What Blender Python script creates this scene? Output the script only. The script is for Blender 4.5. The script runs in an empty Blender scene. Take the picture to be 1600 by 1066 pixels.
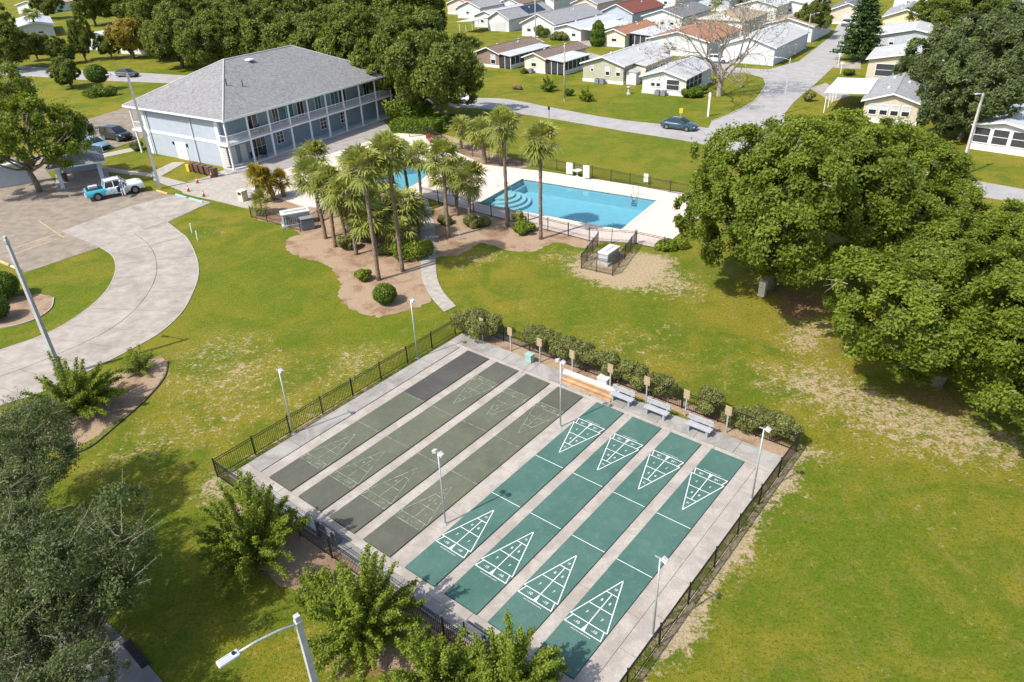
import bpy, bmesh, math, random
import numpy as np
from mathutils import Vector, Matrix
R=math.radians
sc=bpy.context.scene
COL=sc.collection
# ---------------- camera ----------------
W_,H_=1600.0,1066.0
F_PX=1140.0; PITCH=0.5306; ROLL=-0.03893; CAM_H=25.44
cp,sp=math.cos(PITCH),math.sin(PITCH); cr,sr=math.cos(ROLL),math.sin(ROLL)
FWD=Vector((0,cp,-sp)); _r=Vector((1,0,0)); _u=Vector((0,sp,cp))
RT=_r*cr+_u*sr; UP=_r*-sr+_u*cr
cd=bpy.data.cameras.new('camera'); cam=bpy.data.objects.new('camera',cd); COL.objects.link(cam)
cam.matrix_world=Matrix(((RT.x,UP.x,-FWD.x,0),(RT.y,UP.y,-FWD.y,0),(RT.z,UP.z,-FWD.z,CAM_H),(0,0,0,1)))
cd.sensor_width=36.0; cd.lens=F_PX/W_*36.0; cd.clip_end=6000; cd.clip_start=0.5
sc.camera=cam
# ---------------- world, sun, exposure ----------------
SUN_EL=R(51); SUN_AZ=R(213)           # azimuth of the sun, counter-clockwise from +x
wd=bpy.data.worlds.new('World'); sc.world=wd; wd.use_nodes=True
nt=wd.node_tree; nt.nodes.clear()
sky=nt.nodes.new('ShaderNodeTexSky'); sky.sky_type='NISHITA'; sky.sun_disc=False
sky.sun_elevation=SUN_EL; sky.sun_rotation=R(90)-SUN_AZ; sky.air_density=1.0; sky.dust_density=2.0
bg=nt.nodes.new('ShaderNodeBackground'); bg.inputs['Strength'].default_value=0.15
wo=nt.nodes.new('ShaderNodeOutputWorld'); nt.links.new(sky.outputs[0],bg.inputs[0]); nt.links.new(bg.outputs[0],wo.inputs[0])
sl=bpy.data.lights.new('sun','SUN'); sl.energy=3.8; sl.angle=R(0.6); sl.color=(1.0,0.955,0.885)
so=bpy.data.objects.new('sun',sl); COL.objects.link(so)
_d=Vector((math.cos(SUN_EL)*math.cos(SUN_AZ),math.cos(SUN_EL)*math.sin(SUN_AZ),math.sin(SUN_EL)))
so.rotation_euler=_d.to_track_quat('Z','Y').to_euler(); so.location=(0,0,80)
sc.view_settings.view_transform='Standard'; sc.view_settings.look='None'
sc.view_settings.exposure=0.62; sc.view_settings.gamma=1.0; sc.view_settings.use_curve_mapping=False
sc.render.engine='CYCLES'
# ---------------- pixel to point on a horizontal plane ----------------
def G(px,py,z=0.0):
    d=FWD+RT*((px-W_/2)/F_PX)-UP*((py-H_/2)/F_PX)
    t=(z-CAM_H)/d.z
    return Vector((d.x*t,d.y*t,z))
def G2(px,py,z=0.0):
    g=G(px,py,z); return (g.x,g.y)
rnd=random.Random(7); rng=np.random.default_rng(11)

# ---------------- materials ----------------
def nm(name):
    m=bpy.data.materials.new(name); m.use_nodes=True
    return m,m.node_tree.nodes,m.node_tree.links,m.node_tree.nodes['Principled BSDF']
def c4(c): return (c[0],c[1],c[2],1)
def mixc(N,L,fac,a,b,mode='MIX'):
    n=N.new('ShaderNodeMix'); n.data_type='RGBA'; n.blend_type=mode
    for sock,v in ((n.inputs[0],fac),(n.inputs[6],a),(n.inputs[7],b)):
        if isinstance(v,(int,float)): sock.default_value=v
        elif isinstance(v,tuple): sock.default_value=c4(v)
        else: L.new(v,sock)
    return n.outputs[2]
def noise(N,L,vec,scale,detail=4,rough=.6,dist=0):
    n=N.new('ShaderNodeTexNoise'); n.inputs['Scale'].default_value=scale; n.inputs['Detail'].default_value=detail
    n.inputs['Roughness'].default_value=rough; n.inputs['Distortion'].default_value=dist
    L.new(vec,n.inputs['Vector']); return n.outputs['Fac']
def ramp(N,L,fac,lo,hi):
    n=N.new('ShaderNodeMapRange'); n.inputs[1].default_value=lo; n.inputs[2].default_value=hi
    n.interpolation_type='SMOOTHSTEP'; L.new(fac,n.inputs[0]); return n.outputs[0]
def math_(N,L,op,a,b):
    n=N.new('ShaderNodeMath'); n.operation=op
    for i,v in enumerate((a,b)):
        if isinstance(v,(int,float)): n.inputs[i].default_value=v
        else: L.new(v,n.inputs[i])
    return n.outputs[0]
def bump(N,L,P,h,strength,dist=.02):
    b=N.new('ShaderNodeBump'); b.inputs['Strength'].default_value=strength; b.inputs['Distance'].default_value=dist
    L.new(h,b.inputs['Height']); L.new(b.outputs[0],P.inputs['Normal'])
def coords(N,kind):
    if kind=='world': return N.new('ShaderNodeNewGeometry').outputs['Position']
    return N.new('ShaderNodeTexCoord').outputs['Object']
MATS={}
def mat(name,col,rough=.7,var=.18,scale=3.0,metal=0,spec=.35,bmp=0,bscale=40,stain=0,stain_col=None,kind='object',coat=0):
    if name in MATS: return MATS[name]
    m,N,L,P=nm(name); v=coords(N,kind)
    f=noise(N,L,v,scale,6,.65)
    dark=tuple(c*(1-var*1.3) for c in col); lite=tuple(min(.95,c*(1+var)) for c in col)
    o=mixc(N,L,ramp(N,L,f,.3,.7),dark,lite)
    if stain:
        s=noise(N,L,v,scale*.23,5,.7,.6)
        o=mixc(N,L,math_(N,L,'MULTIPLY',ramp(N,L,s,.5,.72),stain),o,stain_col or tuple(c*.55 for c in col))
    L.new(o,P.inputs['Base Color']); P.inputs['Roughness'].default_value=rough; P.inputs['Metallic'].default_value=metal
    P.inputs['Specular IOR Level'].default_value=spec; P.inputs['Coat Weight'].default_value=coat
    if bmp: bump(N,L,P,noise(N,L,v,bscale,3),bmp,.01)
    MATS[name]=m; return m
def glassy(name,col,rough=.08):
    if name in MATS: return MATS[name]
    m,N,L,P=nm(name); P.inputs['Base Color'].default_value=c4(col); P.inputs['Roughness'].default_value=rough
    P.inputs['Specular IOR Level'].default_value=.7; MATS[name]=m; return m
def leafmat(name,dark,lite,trans=.25,rough=.55,hue=None):
    if name in MATS: return MATS[name]
    m,N,L,P=nm(name)
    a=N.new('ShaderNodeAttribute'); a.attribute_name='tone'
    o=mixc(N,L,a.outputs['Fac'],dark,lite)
    oi=N.new('ShaderNodeObjectInfo')
    o=mixc(N,L,math_(N,L,'MULTIPLY',oi.outputs['Random'],.35),o,hue or tuple(c*.6 for c in lite))
    if hue is None:
        pass
    L.new(o,P.inputs['Base Color']); P.inputs['Roughness'].default_value=rough; P.inputs['Specular IOR Level'].default_value=.3
    t=N.new('ShaderNodeBsdfTranslucent'); 
    L.new(mixc(N,L,.5,o,(lite[0]*1.6,lite[1]*1.5,lite[2]*.8)),t.inputs['Color'])
    mx=N.new('ShaderNodeMixShader'); mx.inputs[0].default_value=trans
    L.new(P.outputs[0],mx.inputs[1]); L.new(t.outputs[0],mx.inputs[2])
    L.new(mx.outputs[0],N['Material Output'].inputs[0]); MATS[name]=m; return m

# ---------------- mesh helpers ----------------
class MB:
    def __init__(s): s.v=[]; s.f=[]
    def add(s,vs,fs):
        b=len(s.v); s.v+=[tuple(p) for p in vs]; s.f+=[tuple(i+b for i in f) for f in fs]; return s
    def box(s,x0,x1,y0,y1,z0,z1,M=None):
        vs=[Vector(q) for q in ((x0,y0,z0),(x1,y0,z0),(x1,y1,z0),(x0,y1,z0),(x0,y0,z1),(x1,y0,z1),(x1,y1,z1),(x0,y1,z1))]
        if M is not None: vs=[M@q for q in vs]
        return s.add(vs,[(0,3,2,1),(4,5,6,7),(0,1,5,4),(1,2,6,5),(2,3,7,6),(3,0,4,7)])
    def bbox(s,cx,cy,cz,sx,sy,sz,bv=.02,M=None):   # chamfered box
        bm=bmesh.new(); bmesh.ops.create_cube(bm,size=1)
        bmesh.ops.scale(bm,vec=(sx,sy,sz),verts=bm.verts)
        bmesh.ops.bevel(bm,geom=bm.edges[:],offset=bv,segments=2,affect='EDGES',profile=.5)
        bmesh.ops.translate(bm,vec=(cx,cy,cz),verts=bm.verts)
        if M is not None: bmesh.ops.transform(bm,matrix=M,verts=bm.verts)
        return s.bm(bm)
    def bm(s,bm):
        bm.verts.ensure_lookup_table(); bm.verts.index_update()
        s.add([v.co[:] for v in bm.verts],[[v.index for v in f.verts] for f in bm.faces]); bm.free(); return s
    def tube(s,pts,rad,n=8,cap=True):
        pts=[Vector(p) for p in pts]
        if isinstance(rad,(int,float)): rad=[rad]*len(pts)
        vs=[];fs=[]
        for i,p in enumerate(pts):
            t=(pts[min(i+1,len(pts)-1)]-pts[max(i-1,0)]).normalized()
            a=t.orthogonal() if abs(t.z)>.95 else t.cross(Vector((0,0,1)))
            if abs(t.z)>.95: a=Vector((1,0,0))-t*t.x
            a.normalize(); b=t.cross(a)
            for k in range(n):
                w=2*math.pi*(k+.5)/n; vs.append(p+(a*math.cos(w)+b*math.sin(w))*rad[i])
        for i in range(len(pts)-1):
            for k in range(n):
                k2=(k+1)%n; fs.append((i*n+k,i*n+k2,(i+1)*n+k2,(i+1)*n+k))
        if cap: fs.append(tuple(range(n-1,-1,-1))); fs.append(tuple((len(pts)-1)*n+k for k in range(n)))
        return s.add(vs,fs)
    def prism(s,poly,z0,z1,bottom=False):
        n=len(poly); vs=[(p[0],p[1],z1) for p in poly]+[(p[0],p[1],z0) for p in poly]
        A=sum(poly[i][0]*poly[(i+1)%n][1]-poly[(i+1)%n][0]*poly[i][1] for i in range(n))
        top=tuple(range(n)) if A>0 else tuple(range(n-1,-1,-1))
        fs=[top]
        for i in range(n):
            j=(i+1)%n; fs.append((i,n+i,n+j,j) if A>0 else (j,n+j,n+i,i))
        if bottom: fs.append(tuple(n+i for i in reversed(top)))
        return s.add(vs,fs)
    def quad(s,a,b,c,d): return s.add([a,b,c,d],[(0,1,2,3)])
    def line(s,a,b,w,z):    # flat strip on the ground
        a=Vector((a[0],a[1],0)); b=Vector((b[0],b[1],0)); d=(b-a).normalized(); n=Vector((-d.y,d.x,0))*w/2
        return s.quad(*[(p.x,p.y,z) for p in (a-n-d*w*.5,b-n+d*w*.5,b+n+d*w*.5,a+n-d*w*.5)])
    def mesh(s,name,m,smooth=False,tri=True):
        me=bpy.data.meshes.new(name); me.from_pydata(s.v,[],s.f); me.materials.append(m)
        if smooth: me.polygons.foreach_set('use_smooth',[True]*len(me.polygons))
        me.update(); return me
    def build(s,name,m,parent=None,smooth=False,loc=None):
        o=bpy.data.objects.new(name,s.mesh(name,m,smooth)); COL.objects.link(o)
        if parent: o.parent=parent
        if loc: o.location=loc
        return o
def tag(o,label=None,cat=None,group=None,kind=None):
    for k,v in (('label',label),('category',cat),('group',group),('kind',kind)):
        if v: o[k]=v
    return o
def empty(name,loc,rz=0,label=None,cat=None,group=None):
    o=bpy.data.objects.new(name,None); COL.objects.link(o); o.location=(loc[0],loc[1],loc[2] if len(loc)>2 else 0)
    o.rotation_euler=(0,0,rz); o.empty_display_size=.2; return tag(o,label,cat,group)
def inst(name,me,parent=None,loc=(0,0,0),rot=(0,0,0)):
    o=bpy.data.objects.new(name,me); COL.objects.link(o); o.location=loc; o.rotation_euler=rot
    if parent: o.parent=parent
    return o
def copy_tree(o,parent=None):
    c=o.copy(); COL.objects.link(c); c.parent=parent
    for ch in list(o.children): copy_tree(ch,c)
    return c
def smooth_poly(pts,n=6,closed=True):
    P=[Vector((p[0],p[1],0)) for p in pts]; out=[]; k=len(P)
    for i in range(k if closed else k-1):
        p0,p1,p2,p3=[P[(i+j)%k] if closed else P[min(max(i+j,0),k-1)] for j in (-1,0,1,2)]
        for q in range(n):
            t=q/n; out.append(.5*((2*p1)+(p2-p0)*t+(2*p0-5*p1+4*p2-p3)*t*t+(3*p1-p0-3*p2+p3)*t**3))
    if not closed: out.append(P[-1])
    return [(p.x,p.y) for p in out]
def ragged(pts,amp,seed=1):
    r=random.Random(seed); out=[]; n=len(pts)
    for i,p in enumerate(pts):
        a=pts[i-1]; b=pts[(i+1)%n]; d=Vector((b[0]-a[0],b[1]-a[1])); 
        if d.length<1e-6: continue
        d.normalize(); k=r.gauss(0,amp); out.append((p[0]-d.y*k,p[1]+d.x*k))
    return out
def pxpoly(pts,z=0): return [G2(x,y,z) for x,y in pts]
# ================= setting =================
CX0,CY0,CYAW=-13.122,29.96,-0.694
def CF(u,v,z=0):
    c,s=math.cos(CYAW),math.sin(CYAW); return Vector((CX0+u*c-v*s,CY0+u*s+v*c,z))
def CF2(u,v): p=CF(u,v); return (p.x,p.y)
# pools (corner, angle, length, width)
PA=R(-32.5)
POOL1=(Vector((-2.75,70.9,0))+Vector((math.cos(PA),math.sin(PA),0))*-.3,PA,15.9,9.0)
def inrect(x,y,rect,m=0):
    o,a,l,w=rect; dx,dy=x-o.x,y-o.y; u=dx*math.cos(a)+dy*math.sin(a); v=-dx*math.sin(a)+dy*math.cos(a)
    return (u>-m)&(u<l+m)&(v>-m)&(v<w+m)
p2=smooth_poly(pxpoly([(572,300),(612,303),(645,292),(666,277),(672,262),(655,254),(625,256),(600,247),(570,250),(548,268),(552,288)]),5)
def inpoly(x,y,poly):
    r=np.zeros(x.shape,bool); n=len(poly)
    for i in range(n):
        (x0,y0),(x1,y1)=poly[i-1],poly[i]
        if y0==y1: continue
        r^=((y0>y)!=(y1>y))&(x<(x1-x0)*(y-y0)/(y1-y0)+x0)
    return r
# ---- lawn: one sheet to the horizon ----
def axis(lo,hi,step,far):
    a=list(np.arange(lo,hi+1e-6,step)); g=step*1.6; x=hi
    while x<far: x+=g; a.append(x); g*=1.35
    g=step*1.6; x=lo
    while x>-far: x-=g; a.insert(0,x); g*=1.35
    return np.array(a)
ax=axis(-60,66,.55,2500); ay=axis(6,125,.55,2500)
X,Y=np.meshgrid(ax,ay); nx,ny=len(ax),len(ay)
wear=np.zeros_like(X); mul=np.zeros_like(X); lush=np.zeros_like(X)
def blob(px,py,r,s,A,e=1.0,ang=0):
    g=G(px,py); c,s_=math.cos(R(ang)),math.sin(R(ang))
    dx,dy=X-g.x,Y-g.y; a=dx*c+dy*s_; b=(-dx*s_+dy*c)*e
    A+=s*np.exp(-(a*a+b*b)/(r*r))
def seg(p,q,r,s,A):
    a=G(*p); b=G(*q); d=(b-a); l=d.length; d/=l
    t=np.clip((X-a.x)*d.x+(Y-a.y)*d.y,0,l); dd=(X-a.x-d.x*t)**2+(Y-a.y-d.y*t)**2
    A+=s*np.exp(-dd/(r*r))
for b in [(310,555,3.5,.4),(360,540,3,.4),(420,560,3,.3),(470,620,3,.35),(390,600,3,.35),(350,630,3,.35),(330,680,2.5,.45),(280,600,3,.4),
          (520,560,2.5,.4),(590,550,2.2,.6),(550,585,2.2,.4),(480,650,2,.35),(200,690,2.2,.45),(240,700,2.2,.3),(180,740,2.2,.25),(330,770,1.2,.8),
          (760,400,2.2,.8),(720,420,2,.5),(860,400,2.2,.7),(990,545,3,.65),(1045,512,1.2,.7),(1040,440,2.2,.8),(1060,460,2,.6),(820,480,2.5,.3),(900,540,2.5,.35),
          (1250,535,1.6,1.0),(1275,505,2.2,.8),(1290,590,2.5,.6),(1360,640,3,.55),(1250,620,3,.3),(1450,660,3,.5),(1530,690,3,.4),(1590,720,3,.4),(1400,690,3,.35),(1200,600,3,.3),
          (1290,715,1.3,.7),(1170,870,1.0,.6),(1060,1000,1.0,.75),(1090,970,.8,.6),(1235,760,1.3,.6),(560,1000,1.6,.6),(500,960,1.6,.5),(470,880,1.6,.5),(780,120,2,.2),(1540,1000,1.5,.3),
          (910,175,2,.4),(980,140,2,.5),(950,405,2.6,1.7),(960,432,2.2,1.5),(915,420,1.8,1.3),(1005,412,2.2,1.4),(1030,408,1.6,1.0),(985,440,1.8,1.0),(325,365,1.4,.8),(530,1040,1.8,.5),(430,740,1,.4),(1150,560,3.5,.3),(1480,830,3,.25),(770,240,2,.6),(900,260,2.5,.4)]: blob(*b,wear)
seg((330,752),(700,540),.55,.95,wear); seg((1258,700),(995,1066),.55,1.0,wear); seg((1240,740),(1040,1020),1.0,.4,wear)
seg((340,765),(760,1050),.8,.6,wear); seg((1050,430),(1290,520),1.6,.35,wear); seg((1260,600),(1600,690),2.5,.28,wear)
for b in [(1270,475,2.2,1.0),(1235,488,1.4,.7),(1420,610,2.6,.6),(1510,640,2.4,.5),(1200,450,2,.7),(1320,545,2,.7),(430,880,1.3,.9),(520,930,1.2,.6),(590,1020,1.5,.9),(700,1030,2,.8)]: blob(*b,mul)
for b in [(330,430,7,.7),(440,480,6,.6),(620,510,4,.7),(950,470,6,.5),(250,780,3,.3),(1300,800,6,.3),(1400,950,6,.2),(930,240,9,.5),(300,120,14,.3),(1000,165,14,.4),(100,480,6,.6),(210,215,5,.6)]: blob(*b,lush)
vid=np.arange(nx*ny).reshape(ny,nx)
quads=np.stack([vid[:-1,:-1],vid[:-1,1:],vid[1:,1:],vid[1:,:-1]],-1).reshape(-1,4)
cx=((X[:-1,:-1]+X[1:,1:])/2).ravel(); cy=((Y[:-1,:-1]+Y[1:,1:])/2).ravel()
keep=~(inrect(cx,cy,POOL1,.35)|inpoly(cx,cy,p2)|inpoly(cx+.5,cy,p2)|inpoly(cx-.5,cy,p2)|inpoly(cx,cy+.5,p2)|inpoly(cx,cy-.5,p2)); quads=quads[keep]
me=bpy.data.meshes.new('lawn')
me.vertices.add(nx*ny); me.vertices.foreach_set('co',np.stack([X,Y,np.zeros_like(X)],-1).ravel())
me.loops.add(quads.size); me.loops.foreach_set('vertex_index',quads.ravel())
me.polygons.add(len(quads)); me.polygons.foreach_set('loop_start',np.arange(0,quads.size,4))
for nme,A in (('wear',wear),('mulch',mul),('lush',lush)):
    at=me.attributes.new(nme,'FLOAT','POINT'); at.data.foreach_set('value',A.ravel().astype(np.float32))
me.update(calc_edges=True); me.validate()
def grass_material():
    m,N,L,P=nm('lawn_grass'); v=coords(N,'world')
    def att(n):
        a=N.new('ShaderNodeAttribute'); a.attribute_name=n; return a.outputs['Fac']
    big=noise(N,L,v,.07,4,.6,.4); mid=noise(N,L,v,.32,5,.65,.6); fine=noise(N,L,v,1.9,6,.75,.3); tuft=noise(N,L,v,6.5,4,.75); blade=noise(N,L,v,20,3,.8)
    g=mixc(N,L,ramp(N,L,math_(N,L,'ADD',math_(N,L,'MULTIPLY',mid,.55),math_(N,L,'MULTIPLY',big,.45)),.41,.59),(.112,.160,.008),(.26,.218,.022))
    g=mixc(N,L,math_(N,L,'MULTIPLY',att('lush'),.85),g,(.112,.178,.006))
    dry=noise(N,L,v,.75,6,.7,.8); g=mixc(N,L,math_(N,L,'MULTIPLY',ramp(N,L,dry,.52,.7),.5),g,(.27,.205,.065))
    g=mixc(N,L,math_(N,L,'MULTIPLY',ramp(N,L,fine,.45,.72),.6),g,(.27,.225,.034))
    g=mixc(N,L,math_(N,L,'MULTIPLY',ramp(N,L,tuft,.54,.30),.8),g,(.05,.075,.003))
    g=mixc(N,L,math_(N,L,'MULTIPLY',ramp(N,L,blade,.58,.3),.6),g,(.035,.055,.003))
    lite=noise(N,L,v,11,3,.8); g=mixc(N,L,math_(N,L,'MULTIPLY',ramp(N,L,lite,.56,.74),.5),g,(.33,.30,.07))
    sand=mixc(N,L,ramp(N,L,tuft,.3,.7),(.32,.23,.13),(.54,.42,.29))
    def cen(x,k): return math_(N,L,'MULTIPLY',math_(N,L,'SUBTRACT',x,.5),k)
    w=math_(N,L,'ADD',math_(N,L,'ADD',math_(N,L,'MULTIPLY',att('wear'),.40),cen(fine,1.9)),math_(N,L,'ADD',cen(mid,.5),cen(tuft,.9)))
    o=mixc(N,L,math_(N,L,'MULTIPLY',ramp(N,L,w,.27,.66),.85),g,sand)
    mc=mixc(N,L,ramp(N,L,tuft,.3,.7),(.12,.058,.028),(.30,.17,.09))
    o=mixc(N,L,math_(N,L,'MULTIPLY',ramp(N,L,math_(N,L,'ADD',att('mulch'),math_(N,L,'ADD',cen(fine,1.2),cen(tuft,.8))),.45,.95),.85),o,mc)
    L.new(o,P.inputs['Base Color']); P.inputs['Roughness'].default_value=.9; P.inputs['Specular IOR Level'].default_value=.12
    bump(N,L,P,math_(N,L,'ADD',blade,tuft),.8,.08)
    return m
me.materials.append(grass_material())
lawn=bpy.data.objects.new('lawn',me); COL.objects.link(lawn); tag(lawn,'mown lawn with green grass and bare sandy patches','lawn',kind='structure')

# ---- paving materials ----
CONC=mat('concrete_drive',(.335,.295,.25),.85,.14,.9,stain=.75,stain_col=(.2,.172,.14),bmp=.25,kind='world')
LOT=mat('lot_paving',(.25,.205,.156),.88,.18,.8,stain=.7,stain_col=(.155,.127,.098),bmp=.3,kind='world')
ROAD=mat('road_asphalt',(.33,.315,.30),.9,.1,.6,stain=.45,stain_col=(.235,.225,.215),bmp=.3,kind='world')
DECK=mat('pool_deck_paint',(.60,.505,.43),.8,.06,1.4,stain=.25,stain_col=(.6,.5,.42),kind='world')
WALK=mat('walk_concrete',(.36,.325,.28),.85,.13,2.2,stain=.5,stain_col=(.22,.195,.165),bmp=.25,kind='world')
JOINT=mat('joint_dark',(.11,.095,.075),.95,.2,3,kind='world')
KERB=mat('kerb_concrete',(.36,.33,.285),.85,.12,3,stain=.4,kind='world')
def mulch_material():
    m,N,L,P=nm('mulch'); v=coords(N,'world')
    a=noise(N,L,v,.5,5,.65,.4); b=noise(N,L,v,9,5,.8); c=noise(N,L,v,34,3,.8)
    o=mixc(N,L,ramp(N,L,a,.45,.66),(.40,.285,.185),(.24,.135,.08))
    o=mixc(N,L,ramp(N,L,b,.4,.7),o,mixc(N,L,.55,o,(.52,.40,.28)))
    o=mixc(N,L,ramp(N,L,c,.55,.3),o,mixc(N,L,.6,o,(.08,.04,.025)))
    L.new(o,P.inputs['Base Color']); P.inputs['Roughness'].default_value=.95; P.inputs['Specular IOR Level'].default_value=.1
    bump(N,L,P,math_(N,L,'ADD',b,c),.8,.06); return m
MULCH=mulch_material()
SAND=mat('sandy_soil',(.44,.355,.265),.95,.22,2.6,stain=.6,stain_col=(.33,.22,.13),bmp=.6,bscale=25,kind='world')
def sheet(name,poly,z,m,label,cat,thick=None,parent=None,kind='structure'):
    o=MB().prism(poly,min(0,z-.3) if thick is None else z-thick,z).build(name,m,parent)
    return tag(o,label,cat,kind=kind)
def bed(name,px,m,label,seed,z=.012,n=7,amp=.09):
    return sheet(name,ragged(smooth_poly(pxpoly(px),n),amp,seed),z,m,label,'planting bed',.05)
palm_bed=bed('palm_bed',[(396,338),(440,352),(470,366),(452,372),(448,388),(475,404),(502,410),(524,424),(533,445),(529,462),(545,481),(572,492),(602,493),(640,484),(672,470),(668,440),(662,415),(668,370),(668,320),(600,312),(520,325),(470,300),(405,300)],MULCH,'sandy mulch bed under the palms left of the path',3)
bed('palm_bed',[(674,420),(684,402),(720,398),(752,380),(800,392),(838,392),(868,378),(912,388),(935,372),(840,345),(740,325),(690,322),(672,350)],MULCH,'reddish mulch bed under the palms by the pool fence',4)
bed('shrub_bed',[(262,566),(255,590),(225,625),(180,660),(120,700),(100,705),(60,690),(90,640),(160,600),(210,570),(245,560)],MULCH,'mulch bed with edging beside the left street lamp',6)
bed('ring_bed',[(84,466),(80,482),(58,498),(20,510),(-30,516),(-55,500),(-30,478),(20,465),(60,460)],MULCH,'dark mulch ring on the grass island of the drive',7,amp=.03)
bed('fence_bed',[(332,560),(330,770)] if False else [(360,800),(430,790),(520,850),(640,930),(740,1000),(860,1090),(700,1110),(560,1010),(470,930),(380,870)],MULCH,'dark mulch strip outside the near court fence',8)
bed('tree_bed',[(36,300),(60,290),(92,292),(96,302),(70,312),(40,312),(26,308)],MULCH,'dark mulch patch under the tree by the pavilion',9)
hb=[CF2(-1.6,17.4),CF2(2,17.3),CF2(6.2,17.35),CF2(8,17.5),CF2(11,17.8),CF2(15,17.8),CF2(17.6,17.2),CF2(20.8,17.2),CF2(21.1,18.6),CF2(16,19.0),CF2(8,19.0),CF2(2,19.0),CF2(-1.9,18.7)]
sheet('hedge_bed',ragged(smooth_poly(hb,5),.05,12),.014,MULCH,'mulch strip under the hedge along the far court fence','planting bed',.05)
bed('far_bed',[(655,215),(690,232),(760,262),(830,258),(760,235),(700,212)],MULCH,'shaded mulch bed with palms at the far pool fence',10)

# ---- driveway of concrete slabs ----
outer=[(352,322),(300,331),(262,347),(290,370),(306,400),(310,428),(302,455),(284,488),(250,520),(205,546),(150,574),(95,601),(40,622),(-30,644),(-120,668)]
inner=[(265,352),(205,368),(155,386),(174,398),(181,414),(178,434),(164,458),(138,482),(100,508),(60,527),(20,541),(-25,556),(-80,571),(-150,588),(-240,610)]
drv=empty('driveway',(0,0,0)); tag(drv,'curved pale concrete driveway of jointed slabs','driveway',kind='structure')
io=[G(*p) for p in outer]; ii=[G(*p) for p in inner]
MB().prism(smooth_poly([(p.x,p.y) for p in io[2:]],4,False)+smooth_poly([(p.x,p.y) for p in ii[2:]],4,False)[::-1],-.2,.022).build('joint_bed',JOINT,drv)
so_=smooth_poly([(p.x,p.y) for p in io[2:]],4,False); si_=smooth_poly([(p.x,p.y) for p in ii[2:]],4,False)
def lerp(a,b,t): return (a[0]+(b[0]-a[0])*t,a[1]+(b[1]-a[1])*t)
def inset(poly,g):
    cx=sum(p[0] for p in poly)/len(poly); cy=sum(p[1] for p in poly)/len(poly)
    out=[]
    for p in poly:
        d=math.hypot(p[0]-cx,p[1]-cy); k=max(0,1-g/d); out.append((cx+(p[0]-cx)*k,cy+(p[1]-cy)*k))
    return out
for i in range(0,len(so_)-4,4):
    for h0,h1 in ((0,.5),(.5,1)):
        e=[lerp(si_[i+k],so_[i+k],h0) for k in range(5)]+[lerp(si_[i+k],so_[i+k],h1) for k in range(4,-1,-1)]
        MB().prism(inset(e,.03),0,.035+.004*rnd.random()).build('slab',CONC,drv)
q=[G2(352,322),G2(300,331),G2(262,347),G2(155,386),G2(205,368),G2(265,352)]
# apron slabs toward the parking lot
for poly in ([(262,347),(330,316),(275,305),(205,322)],[(262,347),(205,322),(140,345),(195,372)],[(195,372),(140,345),(95,362),(155,386)]):
    MB().prism(inset(pxpoly(poly),.06),0,.036+.003*rnd.random()).build('slab',CONC,drv)
lot=sheet('parking_lot',pxpoly([(-260,430),(-60,398),(0,412),(40,426),(155,387),(262,348),(330,316),(240,299),(226,300),(170,290),(150,276),(96,297),(70,264),(100,262),(110,236),(120,192),(205,166),(245,190),(222,216),(140,246),(128,252),(95,240),(-60,250),(-300,330)]),.02,LOT,'worn tan parking lot left of the clubhouse','parking lot')
# parking lines on the lot
pl=MB()
for a,b in (((10,402),(150,352)),((0,396),(130,352)),((60,345),(100,372))): pl.line(G2(*a),G2(*b),.09,.025)
pl.build('parking_line',mat('faded_yellow_paint',(.5,.38,.16),.9,.25,3,kind='world'),lot)
# kerb stops
def stop(px0,px1,col,label):
    a,b=G(*px0),G(*px1); d=b-a; e=empty('wheel_stop',a,math.atan2(d.y,d.x),label,'wheel stop','wheel stops by the parking lot')
    MB().bbox(d.length/2,0,.09,d.length,.18,.16,.04).build('stop_block',col,e)
    for k in (.2,.8): MB().tube([(d.length*k,0,.165),(d.length*k,0,.185)],.03,6).build('anchor_bolt',mat('galv',(.42,.43,.44),.5,.1,3,metal=.6),e)
YEL=mat('yellow_paint',(.6,.42,.1),.8,.15,4); BLU=mat('blue_paint',(.28,.5,.62),.8,.15,4); PALE=mat('pale_paint',(.58,.53,.43),.8,.15,4)
stop((245,299),(262,304),YEL,'yellow concrete wheel stop in front of the pickup truck')
stop((275,305),(292,310),BLU,'light blue wheel stop next to the yellow one')
stop((297,311),(317,317),BLU,'light blue wheel stop nearest the traffic cones')
stop((0,409),(15,416),YEL,'yellow wheel stop at the far left end of the grass island')
stop((18,417),(33,424),PALE,'pale concrete wheel stop at the corner of the grass island')

# ---- roads ----
mains=[(560,118),(640,140),(720,152),(790,155),(870,170),(960,186),(1040,195),(1110,201),(1200,222),(1320,246),(1480,275),(1620,300),(1800,335)]
mainn=[(540,128),(620,152),(700,166),(770,172),(870,187),(980,206),(1085,223),(1180,246),(1320,278),(1530,307),(1640,330),(1800,368)]
sheet('main_road',smooth_poly(pxpoly(mains),5,False)+smooth_poly(pxpoly(mainn),5,False)[::-1],.03,ROAD,'pale grey street curving past the pool lawn','road')
sl_=[(1105,196),(1150,176),(1180,157),(1196,134),(1190,124),(1165,115),(1140,112),(1110,118),(1060,128)]
sheet('side_street',pxpoly([(1105,204),(1112,190),(1150,175),(1180,157),(1196,132),(1192,122),(1165,114),(1120,113),(1075,116),(1075,108),(1120,104),(1200,109),(1248,96),(1301,55),(1308,40),(1330,22),(1352,14),(1352,40),(1335,68),(1319,84),(1301,106),(1271,134),(1240,160),(1226,178),(1222,230)]),.026,ROAD,'pale grey side street running uphill between the houses','road')
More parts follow.
